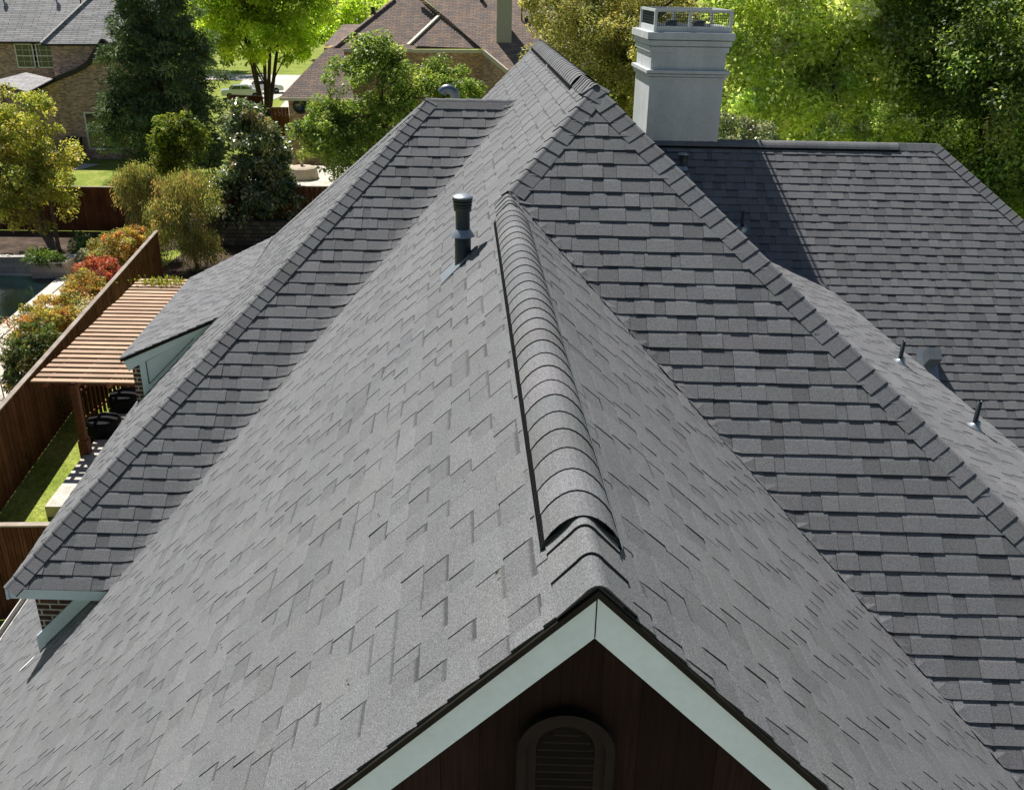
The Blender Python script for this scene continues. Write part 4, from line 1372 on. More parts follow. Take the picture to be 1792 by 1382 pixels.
# ================================================================== fences, pool, yard
def fence(p0, p1, z0, z1, label, step=2.4, mat="fence", rails=True):
    p0 = np.array([p0[0], p0[1], 0.0]); p1 = np.array([p1[0], p1[1], 0.0])
    root = empty("wooden_fence", p0 + EZ * z0, label, "fence")
    d = unit(p1 - p0); L_ = np.linalg.norm(p1 - p0); nrm_ = np.array([d[1], -d[0], 0])
    k = max(1, int(round(L_ / step)))
    b = MB()
    i = 0; s_ = 0.0
    rf = np.random.default_rng(int(abs(p0[0] * 100)))
    while s_ < L_ - .02:
        wd = min(.14, L_ - s_)
        a = p0 + d * (s_ + .002); e = p0 + d * (s_ + wd - .002)
        th = .02; o = nrm_ * (.008 if i % 2 else 0.0)
        zt = z1 - .03 + rf.uniform(-.006, .006)
        b.prism([a + o + EZ * z0, e + o + EZ * z0, e + o + EZ * zt, a + o + EZ * zt], nrm_ * th)
        s_ += wd; i += 1
    b.uv = [u for u in b.uv]
    b.build("board_panel", M[mat], root)
    for j in range(k + 1):
        q = p0 + d * (L_ * j / k) - nrm_ * .06
        b = MB(); b.bar(q + EZ * z0, q + EZ * (z1 - .02), .09, .09, up=d); b.build("post", M["redwood"], root)
    if rails:
        for zr in (z0 + .3, (z0 + z1) / 2, z1 - .3):
            for j in range(k):
                pass
            b = MB(); b.bar(p0 - nrm_ * .04 + EZ * zr, p1 - nrm_ * .04 + EZ * zr, .04, .09); b.build("rail", M["redwood"], root)
    b = MB(); b.bar(p0 + EZ * (z1 - .012), p1 + EZ * (z1 - .012), .15, .035); b.build("cap_board", M["fencecap"], root)
    return root


fence((-12.75, 16.7), (-15.95, 41.4), 0, 2.4, "long reddish brown side fence running between the photinia hedge and the pergola")
fence((-12.75, 16.75), (-9.0, 16.95), 0, 2.4, "short brown fence crossing between the side fence and the near house")
fence((-48, 50.2), (-16.8, 50.5), 0, 2.4, "brown back fence behind the pool, in front of the bright lawn")
fence((-16.6, 48.5), (-6.0, 48.7), 1.25, 3.0, "red brown fence standing on the rough stone wall")
fence(tuple(at((405, 207), 0)[:2]), tuple(at((462, 210), 0)[:2]), 0, 2.2, "far reddish fence half hidden under the lime green tree")
fence(tuple(at((480, 243), 0)[:2]), tuple(at((508, 243), 0)[:2]), 0, 2.6, "dark picket fence beside the small brick garage")
wb_ = empty("stone_wall", (-16.6, 47.9, 0), "rough stone retaining wall below the red brown fence", "wall")
b = MB(); b.prism([np.array(p) for p in ((-16.6, 47.9, 0), (-6, 48.1, 0), (-6, 48.35, 0), (-16.6, 48.15, 0))], EZ * 1.22); b.build("stones", M["stonewall"], wb_)
b = MB(); b.prism([np.array(p) for p in ((-16.65, 47.85, 1.22), (-6, 48.05, 1.22), (-6, 48.4, 1.22), (-16.65, 48.2, 1.22))], EZ * .07); b.build("coping", M["stonewall"], wb_)
sheet("planting_bed", [(-17.0, 40.5), (-8.0, 41), (-8, 47.9), (-16.6, 47.9)], .004, M["mulch"])
sheet("planting_bed", [(-48, 44.6), (-19.4, 44.6), (-16.9, 47.5), (-16.8, 50.2), (-48, 50.2)], .004, M["mulch"])
sheet("pool_deck", [(-45, 12), (-13.2, 12), (-13.4, 20), (-15.9, 40), (-17.2, 44.6), (-45, 44.6)], .008, M["deck"])
A_, B_ = at((0, 572)), at((98, 491))
dd_ = unit(B_ - A_)
pool_pts = [A_ - dd_ * 16, B_ + dd_ * .6, B_ + dd_ * .6 - np.array([24, 0, 0]), A_ - dd_ * 16 - np.array([24, 0, 0])]
sheet("pool_water", [(p[0], p[1]) for p in pool_pts], .012, M["water"])
side = np.array([dd_[1], -dd_[0], 0])
b = MB(); b.prism([A_ - dd_ * 16 + EZ * .01, B_ + dd_ * .6 + EZ * .01, B_ + dd_ * .6 + side * .55 + EZ * .01, A_ - dd_ * 16 + side * .55 + EZ * .01], EZ * .05)
tag(b.build("pool_coping", M["concrete"]), kind="structure")
wl_ = empty("planter_wall", at((57, 488)), "pale limestone planter box standing at the pool's corner", "planter")
a, c = at((57, 488)), at((118, 487))
b = MB(); b.prism([a, c, c + np.array([0, 1.3, 0]), a + np.array([0, 1.3, 0])], EZ * .70); b.build("cladding", M["limestone"], wl_)
b = MB(); b.prism([a + np.array([-.05, -.05, .70]), c + np.array([.05, -.05, .70]), c + np.array([.05, 1.35, .70]), a + np.array([-.05, 1.35, .70])], EZ * .06); b.build("coping", M["concrete"], wl_)
wl_ = empty("planter_wall", at((0, 478)), "long pale limestone wall along the pool's back edge at the left", "wall")
a, c = at((-150, 480)), at((58, 478))
b = MB(); b.prism([a, c, c + np.array([0, .35, 0]), a + np.array([0, .35, 0])], EZ * .74); b.build("cladding", M["limestone"], wl_)
b = MB(); b.prism([a + np.array([0, -.05, .74]), c + np.array([.05, -.05, .74]), c + np.array([.05, .4, .74]), a + np.array([0, .4, .74])], EZ * .06); b.build("coping", M["concrete"], wl_)

# patio slab beside the pergola
a = at((78, 886), .32)
b = MB(); b.prism([np.array(p) for p in ((a[0], a[1], 0), (a[0] + 6, a[1] + .1, 0), (a[0] + 5.2, a[1] + 14, 0), (a[0] - .95, a[1] + 14, 0))], EZ * .32)
tag(b.build("patio", M["concrete"]), kind="structure")

# ------------------------------------------------------------------ pergola
PZ = 2.7
pg0, pg1, pg2 = at((57, 664), PZ), at((247, 667), PZ), at((243, 489), PZ)
pr = empty("pergola", (pg0[0], pg0[1], 0), "red cedar pergola with close pale roof slats by the side fence", "pergola")
fdir = unit(pg2 - pg0)
wdt = 3.6
LEN = float(np.linalg.norm(pg2 - pg0))
wx = np.array([1.0, 0, 0])
ns = 27
for i in range(ns):
    o = pg0 + fdir * (LEN * i / (ns - 1)) + wx * rng.uniform(-.03, .03)
    b = MB(); b.bar(o - EZ * .02, o + wx * wdt - EZ * .02, .205 + rng.uniform(-.015, .012), .04)
    b.build("roof_slat", M["slat"], pr)
for t in (.10, .34, .58, .82, 1.0):
    o = pg0 + wx * wdt * t - fdir * .12
    b = MB(); b.bar(o - EZ * .11, o + fdir * (LEN + .2) - EZ * .11, .07, .14); b.build("rafter", M["redwood"], pr)
for f in (.05, .5, .95):
    o = pg0 + fdir * LEN * f + wx * .35
    b = MB(); b.bar(o - EZ * .26, o + wx * (wdt - .4) - EZ * .26, .09, .16); b.build("beam", M["redwood"], pr)
for f in (.03, .5, .97):
    for t in (.27, .97):
        o = pg0 + fdir * (LEN * f) + wx * wdt * t
        b = MB()
        b.bar(np.array([o[0], o[1], 0]), np.array([o[0], o[1], PZ - .24]), .19, .19, up=fdir)
        b.bar(np.array([o[0], o[1], 0]), np.array([o[0], o[1], .75]), .26, .26, up=fdir)
        b.build("post", M["redwood"], pr)
c_ = at((283, 493), PZ + .1)
leaves("vine", pr, c_ + rng.normal(size=(260, 3)) * np.array([.5, .16, .06]), rng.normal(size=(260, 3)) + EZ, np.full(260, .12), np.full(260, .07), np.tile([0.26, 0.30, 0.04], (260, 1)) * rng.uniform(.6, 1.2, (260, 1)), M["leaf"])
# picket screen under it
k0_, k1_ = at((150, 748)), at((248, 668))
ps = empty("picket_screen", k0_, "dark picket screen in the shade under the pergola's slats", "fence")
L_ = np.linalg.norm(k1_ - k0_); d_ = unit(k1_ - k0_)
b = MB()
for i in range(int(L_ / .24)):
    o = k0_ + d_ * (i * .24)
    b.bar(o, o + EZ * 1.5, .11, .02, up=d_)
b.build("pickets", M["fence"], ps)
for z_ in (.3, 1.2):
    b = MB(); b.bar(k0_ + EZ * z_, k1_ + EZ * z_, .03, .08); b.build("rail", M["redwood"], ps)
# covered grills on the patio
for q, lab, r_ in (((183, 745), "black covered grill on the grass just behind the left hip", .5), ((222, 700), "black covered round table beyond the covered grill", .55)):
    c_ = at(q, .55)
    gr = empty("covered_grill", ground(c_), lab, "grill", "black covered things by the pergola")
    b = MB(); b.lathe(np.array([c_[0], c_[1], .0]), [(r_ * 1.05, .0), (r_, .3), (r_ * .97, .72), (r_ * .9, .80), (r_ * .4, .84), (0, .85)], 9, smooth=False); b.build("cover", M["blackcover"], gr)
    b = MB(); b.lathe(np.array([c_[0], c_[1], .14]), [(r_ * 1.03, 0), (r_ * 1.06, .02), (r_ * 1.03, .05)], 18); b.build("tie_strap", M["rubber"], gr)

# ------------------------------------------------------------------ beyond the back fence: patio, covered furniture, parasol, bin
b = MB(); b.prism([np.array(p, float) for p in ((-17.5, 49.6, 0), (-6, 49.8, 0), (-6, 64, 0), (-17.5, 64, 0))], EZ * 1.2)
tag(b.build("neighbour_patio", M["concrete"]), kind="structure")
c_ = at((530, 312), 1.2)
cv = empty("covered_table", c_, "cream cloth covered table beyond the red brown fence under the airy tree", "table")
b = MB(); b.lathe(c_, [(1.0, 0), (.96, .35), (.88, .66), (.7, .73), (0, .78)], 9, smooth=False); b.build("cover", M["tarp"], cv)
b = MB(); b.lathe(c_, [(.10, .8), (.10, 1.0), (.16, 1.02), (.0, 1.06)], 10); b.build("knob", M["tarp"], cv)
c_ = at((508, 297), 1.2)
um = empty("closed_parasol", c_, "closed tan parasol standing beside the cream covered table", "parasol")
ht = 2.55
b = MB(); b.tube([c_, c_ + EZ * (ht + .2)], .035, 8); b.build("pole", M["white"], um)
b = MB()
prof = []
for k in range(7):
    prof.append((0.34 - .27 * (k / 6) ** 1.2 if k else .24, .35 + (ht - .35) * k / 6))
base_i = len(b.v)
seg = 16
for (r_, h_) in prof:
    for k in range(seg):
        a_ = 2 * math.pi * k / seg; rr2 = r_ * (1.12 if k % 2 else .72)
        b.v.append(tuple(c_ + np.array([rr2 * math.cos(a_), rr2 * math.sin(a_), h_])))
for i in range(len(prof) - 1):
    for k in range(seg):
        A2 = base_i + i * seg + k; B2 = base_i + i * seg + (k + 1) % seg
        b.f.append([A2, B2, B2 + seg, A2 + seg]); b.c.append((1, 1, 1)); b.uv.append(None); b.smooth.append(False)
b.build("folded_canopy", M["canvas"], um)
b = MB(); b.bar(c_ + EZ * (ht + .12), c_ + EZ * (ht + .12) + np.array([.75, 0, .02]), .05, .05); b.build("arm", M["greybox"], um)
c_ = at((135, 279), 0)
tb = empty("wheeled_bin", c_, "dark green wheeled bin standing against the tan brick wall", "bin")
b = MB()
for (z0_, z1_, h0, h1) in ((.08, 1.5, .42, .52),):
    lo_ = [c_ + np.array([sx * h0, sy * h0, z0_]) for sx, sy in ((-1, -1), (1, -1), (1, 1), (-1, 1))]
    hi_ = [c_ + np.array([sx * h1, sy * h1, z1_]) for sx, sy in ((-1, -1), (1, -1), (1, 1), (-1, 1))]
    b.poly(hi_); b.poly(lo_[::-1])
    for k in range(4):
        b.poly([lo_[k], lo_[(k + 1) % 4], hi_[(k + 1) % 4], hi_[k]])
b.build("body", M["binplastic"], tb)
b = MB(); b.prism([c_ + np.array([sx * .56, sy * .58, 1.5 + (.06 if sy > 0 else 0)]) for sx, sy in ((-1, -1), (1, -1), (1, 1), (-1, 1))], EZ * .07); b.build("lid", M["binplastic"], tb)
for sx in (-.34, .34):
    b = MB(); b.lathe(c_ + np.array([sx, .46, .16]), [(0, -.05), (.16, -.05), (.16, .05), (0, .05)], 14, axis=(1, 0, 0)); b.build("wheel", M["rubber"], tb)
sheet("bin_pad", [tuple(at(q)[:2]) for q in ((95, 300), (140, 297), (175, 288), (110, 284))], .006, M["concrete"])

# ================================================================== neighbouring houses
def px_plane(q, p0, n):
    d = ray(q)
    return EYE + d * (((p0 - EYE) @ n) / (d @ n))


def window(parent, x0, x1, z0, z1, y, nx=2, nz=2, frame=.09, fm="white"):
    o = MB()
    for (a, c) in (((x0, z0), (x1, z0)), ((x0, z1), (x1, z1))):
        o.bar(np.array([a[0] - frame / 2, y - .04, a[1]]), np.array([c[0] + frame / 2, y - .04, c[1]]), .06, frame)
    for x in (x0, x1):
        o.bar(np.array([x, y - .043, z0]), np.array([x, y - .043, z1]), .06, frame, up=(0, 1, 0)) if False else o.box(np.array([x, y - .043, (z0 + z1) / 2]), np.array([frame / 2, 0, 0]), np.array([0, .03, 0]), np.array([0, 0, (z1 - z0) / 2]))
    o.box(np.array([(x0 + x1) / 2, y - .046, (z0 + z1) / 2]), np.array([(x1 - x0) / 2, 0, 0]), np.array([0, .02, 0]), np.array([0, 0, .035]))
    for i in range(1, nx):
        x = x0 + (x1 - x0) * i / nx
        o.box(np.array([x, y - .03, (z0 + z1) / 2]), np.array([.012, 0, 0]), np.array([0, .012, 0]), np.array([0, 0, (z1 - z0) / 2]))
    for i in range(1, nz):
        z = z0 + (z1 - z0) * i / nz
        o.box(np.array([(x0 + x1) / 2, y - .028, z]), np.array([(x1 - x0) / 2, 0, 0]), np.array([0, .012, 0]), np.array([0, 0, .012]))
    f = o.build("window", M[fm], parent)
    o = MB(); o.poly([np.array([x0, y - .012, z0]), np.array([x1, y - .012, z0]), np.array([x1, y - .012, z1]), np.array([x0, y - .012, z1])])
    o.build("pane", M["glass"], f)
    return f


# --- tan brick house, upper left
Y1 = 71.7
nb = empty("brick_house", (-31, Y1, 0), "tan brick house with grey roof in the upper left behind the lawn", "house")
gpx = [(37, 170), (95, 140), (135, 124), (157, 110), (167, 93), (181, 71), (209, 93), (260, 140), (330, 170)]
gw = [aty(q, Y1) for q in gpx]
wall = [np.array([p[0], Y1, p[2]]) for p in gw] + [np.array([gw[-1][0], Y1, 0]), np.array([gw[0][0], Y1, 0])]
b = MB(); b.poly(wall[::-1], uax=np.array([1.0, 0, 0]), vax=EZ); b.build("wall", M["nbrick"], nb)
b = MB(); x0_ = gw[0][0]; b.poly([np.array([x0_, Y1, 0]), np.array([x0_, Y1, gw[0][2]]), np.array([x0_, Y1 + 9, gw[0][2]]), np.array([x0_, Y1 + 9, 0])]); b.build("wall", M["nbrick"], nb)
b = MB()
for i in range(len(gpx) - 1):
    b.bar(np.array([gw[i][0], Y1 - .12, gw[i][2]]), np.array([gw[i + 1][0], Y1 - .12, gw[i + 1][2]]), .28, .30, up=(0, 0, 1))
b.build("rake_trim", M["darktrim"], nb)
b = MB()
for i in range(5, len(gpx) - 1):
    a, c = gw[i], gw[i + 1]
    b.poly([np.array([a[0], Y1 - .2, a[2] + .16]), np.array([c[0], Y1 - .2, c[2] + .16]), np.array([c[0], Y1 + 5, c[2] + .16]), np.array([a[0], Y1 + 5, a[2] + .16])])
for i in range(0, 5):
    a, c = gw[i], gw[i + 1]
    b.poly([np.array([a[0], Y1 - .2, a[2] + .16]), np.array([c[0], Y1 - .2, c[2] + .16]), np.array([c[0], Y1 + 1.0, c[2] + .16]), np.array([a[0], Y1 + 1.0, a[2] + .16])])
b.build("roof", M["nroof"], nb)
# wing wall and its roof
Y2 = 72.7
e0, e1_ = aty((87, 78), Y2), aty((250, 78), Y2)
b = MB(); b.poly([np.array([e0[0], Y2, 0]), np.array([e1_[0], Y2, 0]), np.array([e1_[0], Y2, e0[2]]), np.array([e0[0], Y2, e0[2]])], uax=np.array([1.0, 0, 0]), vax=EZ)
b.poly([np.array([e0[0], Y2, 0]), np.array([e0[0], Y2, e0[2]]), np.array([e0[0], Y2 + 4, e0[2]]), np.array([e0[0], Y2 + 4, 0])], uax=np.array([0, 1.0, 0]), vax=EZ)
b.build("wall", M["nbrick"], nb)
Y3 = 75.6
f0, f1 = aty((-260, 73), Y3), aty((100, 73), Y3)
b = MB(); b.poly([np.array([f0[0], Y3, 0]), np.array([f1[0], Y3, 0]), np.array([f1[0], Y3, f1[2]]), np.array([f0[0], Y3, f1[2]])], uax=np.array([1.0, 0, 0]), vax=EZ); b.build("wall", M["nbrick"], nb)
n_front = unit(np.array([0, -.85, 1.0]))
pA = np.array([0, Y2 - .45, e0[2] + .05])
pts = [px_plane(q, pA, n_front) for q in ((72, 77), (260, 77), (330, -110), (270, -110))]
b = MB(); b.poly(pts, uax=np.array([1.0, 0, 0])); b.build("roof", M["nroof"], nb)
pB_ = np.array([0, Y3 - .45, f1[2] + .05])
pts = [px_plane(q, pB_, n_front) for q in ((-300, 73), (90, 73), (215, -60), (250, -110), (-300, -110))]
b = MB(); b.poly(pts, uax=np.array([1.0, 0, 0])); b.build("roof", M["nroof"], nb)
h0, h1 = px_plane((72, 77), pA, n_front), px_plane((270, -110), pA, n_front)
b = MB(); b.bar(h0 + EZ * .05, h1 + EZ * .05, .26, .10); b.build("hip_cap", M["nroof"], nb)
b = MB()
b.poly([h0, h1, h1 + np.array([.5, 3.5, -3.0]), h0 + np.array([0, 4, 0])]); b.build("roof", M["nroof"], nb)
b = MB()
a, c = px_plane((72, 77), pA, n_front), px_plane((260, 77), pA, n_front)
b.bar(a - EZ * .08, c - EZ * .08, .12, .16)
a, c = px_plane((-300, 73), pB_, n_front), px_plane((90, 73), pB_, n_front)
b.bar(a - EZ * .08, c - EZ * .08, .12, .16)
b.build("gutter", M["darktrim"], nb)
for (q, hgt) in (((6, 0), .5), ((98, 0), .5), ((142, 9), .5)):
    p = px_plane(q, pB_, n_front)
    b = MB(); b.tube([p - EZ * .2, p + EZ * .45], .06, 8); b.lathe(p + EZ * .45, [(.12, 0), (.18, .06), (.12, .16), (0, .2)], 10); b.build("roof_vent", M["pvc"], nb)
for (xa, xb, ya, yb) in ((33, 62, 78, 118), (63, 92, 78, 118)):
    a, c = aty((xa, yb), Y3), aty((xb, ya), Y3)
    window(nb, a[0], c[0], a[2], c[2], Y3, 3, 4)
for (xa, xb, ya, yb) in ((158, 190, 198, 260), (199, 226, 210, 260), (232, 258, 212, 258)):
    a, c = aty((xa, yb), Y1), aty((xb, ya), Y1)
    window(nb, a[0], c[0], a[2], c[2], Y1, 1, 1, .11)
# little porch roof
pc = aty((20, 145), 70.5)
b = MB()
pk = aty((45, 127), 73.0); l0 = aty((-12, 142), 70.6); l1 = aty((48, 161), 68.6); l2 = aty((92, 138), 71.4)
b.poly([l0, l1, pk]); b.poly([l1, l2, pk]); b.build("porch_roof", M["nroof"], nb)
b = MB(); b.bar(l0 - EZ * .12, l1 - EZ * .12, .1, .2); b.bar(l1 - EZ * .12, l2 - EZ * .12, .1, .2); b.build("porch_fascia", M["darktrim"], nb)
for p in (l0, l1):
    b = MB(); b.bar(np.array([p[0] + .2, p[1] + .3, 0]), np.array([p[0] + .2, p[1] + .3, p[2] - .2]), .4, .4, up=(0, 1, 0))
    b.build("porch_post", M["nbrick"], nb)

# --- brown roofed house, top centre
YB = 78.0
bh = empty("brick_house", (-8, YB, 0), "house with mottled brown roof and taupe chimneys at the top centre", "house")
nB_ = unit(np.array([0, -.72, 1.0]))
eL, eR = aty((583, 86), YB), aty((848, 86), YB)
pE = np.array([0, YB - .5, eL[2] + .1])
b = MB(); b.poly([np.array([eL[0] + .5, YB, 0]), np.array([eR[0] + 4.0, YB, 0]), np.array([eR[0] + 4.0, YB, eL[2]]), np.array([eL[0] + .5, YB, eL[2]])], uax=np.array([1.0, 0, 0]), vax=EZ); b.build("wall", M["bbrick"], bh)
b = MB(); b.poly([np.array([eL[0] + .5, YB, 0]), np.array([eL[0] + .5, YB, eL[2]]), np.array([eL[0] + .5, YB + 8, eL[2]]), np.array([eL[0] + .5, YB + 8, 0])], uax=np.array([0, 1.0, 0]), vax=EZ); b.build("wall", M["bbrick"], bh)
pts = [px_plane(q, pE, nB_) for q in ((582, 86), (848, 86), (760, 12), (700, -60), (640, -60), (690, 0))]
pts = [px_plane(q, pE, nB_) for q in ((582, 86), (848, 86), (735, -5), (700, -40), (735, -40))]
pts = [px_plane(q, pE, nB_) for q in ((582, 86), (848, 86), (772, 28), (720, -40), (738, -40))]
b = MB(); b.poly([px_plane(q, pE, nB_) for q in ((582, 86), (848, 86), (770, 24), (742, 0), (690, -48), (745, -48))] if False else [px_plane(q, pE, nB_) for q in ((582, 86), (848, 86), (742, 0), (690, 0))], uax=np.array([1.0, 0, 0])); b.build("roof", M["broof"], bh)
b = MB(); b.poly([px_plane(q, pE, nB_) for q in ((690, 0), (742, 0), (735, -6), (697, -6))], uax=np.array([1.0, 0, 0])); b.build("roof", M["broof"], bh)
# projecting hipped bay
pF = pE + np.array([0, -.5, 0.05])
b = MB(); b.poly([px_plane(q, pF, nB_) for q in ((714, 80), (846, 86), (769, 28))], uax=np.array([1.0, 0, 0])); b.build("roof", M["broof"], bh)
ha, hb = px_plane((714, 80), pF, nB_), px_plane((769, 28), pF, nB_)
b = MB(); b.bar(ha + EZ * .04, hb + EZ * .04, .26, .12); b.build("hip_cap", M["cream"], bh)
b = MB()
for i in range(26):
    t = i / 25
    p = px_plane((846, 86), pF, nB_) * (1 - t) + px_plane((735, 0), pF, nB_) * t
    b.box(p + EZ * .07, np.array([.17, 0, .0]), np.array([0, .15, .0]), np.array([-.03, 0, .05]))
b.build("hip_cap", M["broof"], bh)
ha, hb = px_plane((582, 86), pE, nB_), px_plane((690, 0), pE, nB_)
b = MB(); b.bar(ha + EZ * .05, hb + EZ * .05, .3, .12); b.build("hip_cap", M["broof"], bh)
# nearer roof plane to the right, with the two chimneys
nC = unit(np.array([-.10, -.72, 1.0]))
pC = aty((888, 122), 74.5)
b = MB(); b.poly([px_plane(q, pC, nC) for q in ((888, 123), (1000, 200), (1040, 120), (950, -8), (735, -8), (846, 88))], uax=np.array([1.0, 0, 0])); b.build("roof", M["broof"], bh)
a, c = px_plane((846, 88), pC, nC), px_plane((888, 123), pC, nC)
b = MB(); b.bar(a - EZ * .12, c - EZ * .12, .16, .30)
a2, c2 = px_plane((722, 86), pE, nB_), px_plane((846, 87), pE, nB_)
b.bar(a2 - EZ * .1 + np.array([0, -.7, 0]), c2 - EZ * .1 + np.array([0, -.7, 0]), .14, .24)
a3 = px_plane((582, 86), pE, nB_)
b.bar(a3 - EZ * .1, a2 - EZ * .1, .14, .24)
b.build("fascia", M["cream"], bh)
b = MB()
wall_c = [a, c, px_plane((1000, 200), pC, nC)]
b.poly([np.array([a[0], a[1], 0]), np.array([c[0], c[1], 0]), c - EZ * .25, a - EZ * .25]); b.build("wall", M["bbrick"], bh)
for (xa, xb, yb_, dep, nm) in ((869, 895, 75, 1.2, 'near'), (928, 947, 40, 1.0, 'far')):
    p = px_plane((xa, yb_), pC, nC); p2 = px_plane((xb, yb_), pC, nC)
    r_ = bpy.data.objects.new("chimney", None); COL.objects.link(r_); r_.parent = bh
    b = MB(); b.prism([p - EZ * .6, p2 - EZ * .6, p2 - EZ * .6 + np.array([0, dep, 0]), p - EZ * .6 + np.array([0, dep, 0])], EZ * 5.2); b.build("shaft", M["taupe"], r_)
    b = MB(); b.prism([p + np.array([-.12, -.12, 4.6]), p2 + np.array([.12, -.12, 4.6]), p2 + np.array([.12, dep + .12, 4.6]), p + np.array([-.12, dep + .12, 4.6])], EZ * .25); b.build("cap", M["cream"], r_)
for q, h_ in (((913, 36), 1.2), ((921, 37), .35), ((950, 40), .35), ((843, 2), .5), ((653, 22), .4)):
    pl_ = (pC, nC) if q[0] > 700 else (pE, nB_)
    p = px_plane(q, *pl_)
    b = MB(); b.tube([p - EZ * .2, p + EZ * h_], .06 if h_ > 1 else .16, 10); b.build("roof_vent", M["pvc"], bh)
# arched windows under the eave
for qx, qy in ((862, 158), (776, 165)):
    cpt = aty((qx, qy), YB)
    o = MB(); pts_o = [np.array([cpt[0] + .68 * math.cos(t), YB - .03, cpt[2] + .68 * math.sin(t)]) for t in np.linspace(0, math.pi, 13)]
    o.poly([np.array([cpt[0] + .68, YB - .03, cpt[2] - 1.4])] + pts_o + [np.array([cpt[0] - .68, YB - .03, cpt[2] - 1.4])]); f = o.build("window", M["glass"], bh)
    o = MB()
    pp = [np.array([cpt[0] + .72 * math.cos(t), YB - .05, cpt[2] + .72 * math.sin(t)]) for t in np.linspace(0, math.pi, 13)]
    o.tube([np.array([cpt[0] + .72, YB - .05, cpt[2] - 1.4])] + pp + [np.array([cpt[0] - .72, YB - .05, cpt[2] - 1.4])], .07, 6); o.build("frame", M["bbrick"], f)
# ochre corner block and lower side roof
b = MB()
o0, o1 = aty((567, 84), 80), aty((584, 84), 80)
b.prism([np.array([o0[0], 80, 0]), np.array([o1[0] + .8, 80, 0]), np.array([o1[0] + .8, 84, 0]), np.array([o0[0], 84, 0])], EZ * o0[2]); b.build("wall", M["ochre"], bh)
b = MB(); b.poly([aty(q, y) for q, y in (((566, 80), 79.6), ((660, 80), 79.6), ((660, 43), 83.5), ((600, 43), 83.5))], uax=np.array([1.0, 0, 0])); b.build("roof", M["broof"], bh)

# --- small garage with a brown hipped roof
YG = 70.0
gg = empty("garage", (aty((525, 172), YG)[0], YG, 0), "small dark brick garage with brown roof left of the airy tree", "garage")
g0, g1 = aty((504, 172), YG), aty((600, 172), YG)
b = MB(); b.poly([np.array([g0[0], YG, 0]), np.array([g1[0], YG, 0]), np.array([g1[0], YG, g0[2]]), np.array([g0[0], YG, g0[2]])], uax=np.array([1.0, 0, 0]), vax=EZ)
b.poly([np.array([g0[0], YG, 0]), np.array([g0[0], YG, g0[2]]), np.array([g0[0], YG + 6, g0[2]]), np.array([g0[0], YG + 6, 0])], uax=np.array([0, 1.0, 0]), vax=EZ); b.build("wall", M["bbrick"], gg)
nG = unit(np.array([0, -.75, 1.0])); pG = np.array([0, YG - .5, g0[2] + .05])
b = MB(); b.poly([px_plane(q, pG, nG) for q in ((489, 171), (620, 173), (600, 85), (572, 85))], uax=np.array([1.0, 0, 0])); b.build("roof", M["broof"], gg)
a, c = px_plane((489, 171), pG, nG), px_plane((572, 85), pG, nG)
b = MB(); b.poly([a, c, c + np.array([.2, 4, -2]), a + np.array([0, 7, 0])]); b.build("roof", M["broof"], gg)
b = MB(); b.bar(a - EZ * .1, px_plane((620, 173), pG, nG) - EZ * .1, .12, .2); b.build("fascia", M["cream"], gg)
o = MB(); cpt = aty((526, 186), YG); o.lathe(np.array([cpt[0], YG - .02, cpt[2]]), [(0, 0), (.42, 0), (.42, .03)], 20, axis=(0, -1, 0)); f = o.build("window", M["glass"], gg)
o = MB(); o.lathe(np.array([cpt[0], YG - .02, cpt[2]]), [(.42, 0), (.42, .06), (.54, .06), (.54, 0)], 20, axis=(0, -1, 0)); o.build("frame", M["darktrim"], f)

# --- street, drive and parked cars far off
sheet("concrete_ground", [tuple(at(q)[:2]) for q in ((395, 176), (470, 178), (560, 140), (430, 136))], .010, M["concrete"])
sheet("road", [(-120, 128), (120, 132), (120, 140), (-120, 136)], .008, M["concrete"])
sheet("side_path", [tuple(at(q)[:2]) for q in ((478, 203), (506, 205), (512, 176), (500, 176))], .010, M["concrete"])


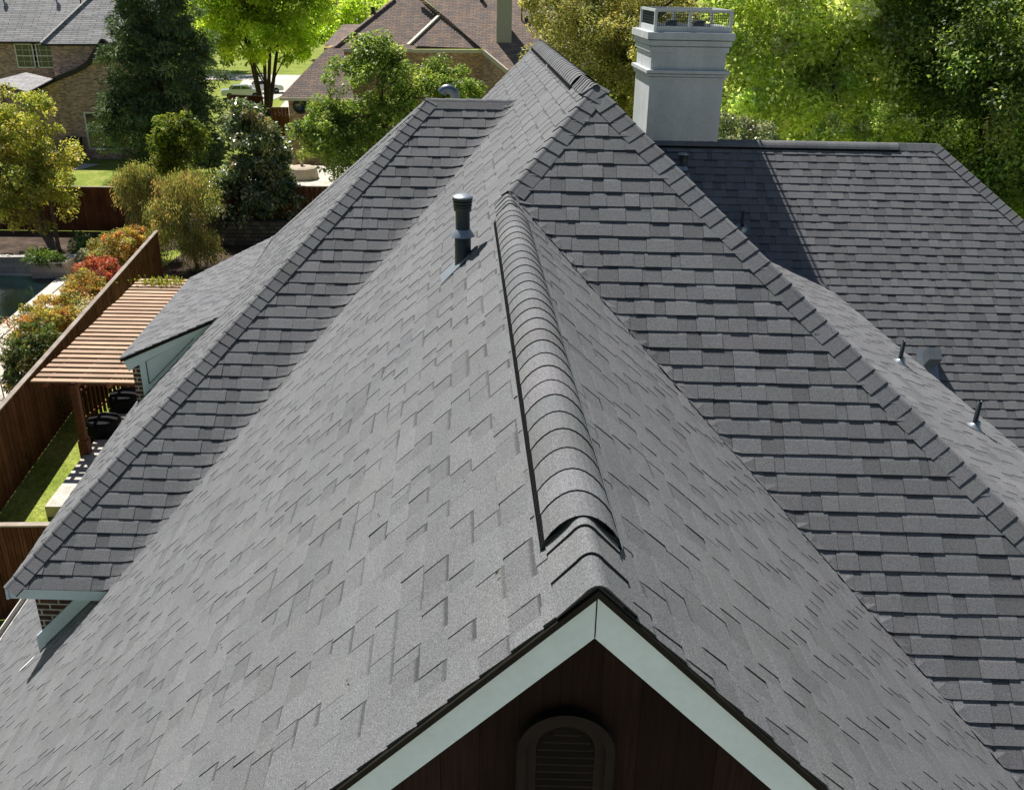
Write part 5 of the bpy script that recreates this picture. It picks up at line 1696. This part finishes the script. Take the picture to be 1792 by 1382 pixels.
def car(px, label, paint, rot):
    c = at(px)
    root = empty("parked_car", c, label, "car", "cars parked beyond the lime green tree")
    R_ = Matrix.Rotation(rot, 3, 'Z')
    T = lambda x, y, z: c + np.array(R_ @ Vector((x, y, z)))
    prof = [(-2.2, .35), (-2.25, .75), (-2.1, .95), (-1.35, 1.0), (-.85, 1.42), (.55, 1.45), (1.2, 1.02), (2.05, .90), (2.25, .65), (2.2, .35)]
    b = MB(); k = len(prof)
    for i in range(k - 1):
        (x0, z0), (x1, z1) = prof[i], prof[i + 1]
        w0_ = .88 if z0 < 1.1 else .68; w1_ = .88 if z1 < 1.1 else .68
        b.face([T(x0, -w0_, z0), T(x1, -w1_, z1), T(x1, w1_, z1), T(x0, w0_, z0)], smooth=False)
    for sg in (-1, 1):
        lo_ = [T(x, sg * .88, z) for x, z in prof if z < 1.1]
        b.face(lo_[::sg])
        up_ = [T(-1.35, sg * .88, 1.0), T(-.85, sg * .68, 1.42), T(.55, sg * .68, 1.45), T(1.2, sg * .88, 1.02)]
        b.face(up_)
    b.build("body", paint, root)
    b = MB()
    for sg in (-1, 1):
        b.face([T(-1.15, sg * .862, 1.06), T(-.78, sg * .715, 1.37), T(-.1, sg * .705, 1.39), T(-.1, sg * .866, 1.06)])
        b.face([T(-.02, sg * .866, 1.06), T(-.02, sg * .705, 1.39), T(.5, sg * .705, 1.39), T(1.0, sg * .862, 1.06)])
    b.face([T(.62, -.64, 1.43), T(1.15, -.8, 1.06), T(1.15, .8, 1.06), T(.62, .64, 1.43)])
    b.face([T(-.92, -.64, 1.40), T(-1.32, -.8, 1.05), T(-1.32, .8, 1.05), T(-.92, .64, 1.40)])
    b.build("window", M["glass"], root)
    for x in (-1.35, 1.38):
        for sg in (-1, 1):
            b = MB(); b.lathe(T(x, sg * .80, .33), [(0, -.1), (.33, -.1), (.33, .1), (0, .1)], 16, axis=tuple(R_ @ Vector((0, 1, 0)))); w_ = b.build("wheel", M["rubber"], root)
            b = MB(); b.lathe(T(x, sg * .905, .33), [(0, 0), (.2, 0), (.2, .01)], 12, axis=tuple(R_ @ Vector((0, sg, 0)))); b.build("rim", M["steel"], w_)


car((424, 172), "silver parked car seen between the thin trunks, further left", M["carpaint"], .3)
car((462, 163), "white parked car seen between the thin trunks, further right", M["carwhite"], .3)


# small dry leaves and twigs caught in the left valley and on the slopes
nl = 150
tt = rng.random(nl) ** 1.5
pa_, pb2 = H3(LWcorner), H3(LWtop)
cen = pa_ * (1 - tt)[:, None] + pb2 * tt[:, None] + rng.normal(size=(nl, 3)) * np.array([.10, .03, .0])
nL_ = nrm('L')
cen = cen + np.outer(.045 + ((pa_ - cen) @ nL_), nL_)
n2_ = 36
uu, vv = rng.uniform(-2.2, .2, n2_), rng.uniform(1.6, 4.2, n2_)
c2_ = np.array([H3(hp('L', a, c)) + nL_ * .02 for a, c in zip(uu, vv)])
cen = np.concatenate([cen, c2_])
N_ = len(cen)
dr = rng.normal(size=(N_, 3)); dr -= np.outer(dr @ nL_, nL_)
lt = leaves("leaf_litter", None, cen, dr, rng.uniform(.012, .035, N_), rng.uniform(.006, .014, N_), np.tile([0.11, 0.075, 0.045], (N_, 1)) * rng.uniform(.5, 1.8, (N_, 1)), M["leaf"], normal=np.tile(nL_, (N_, 1)) + rng.normal(size=(N_, 3)) * .2)
tag(lt, kind="stuff")
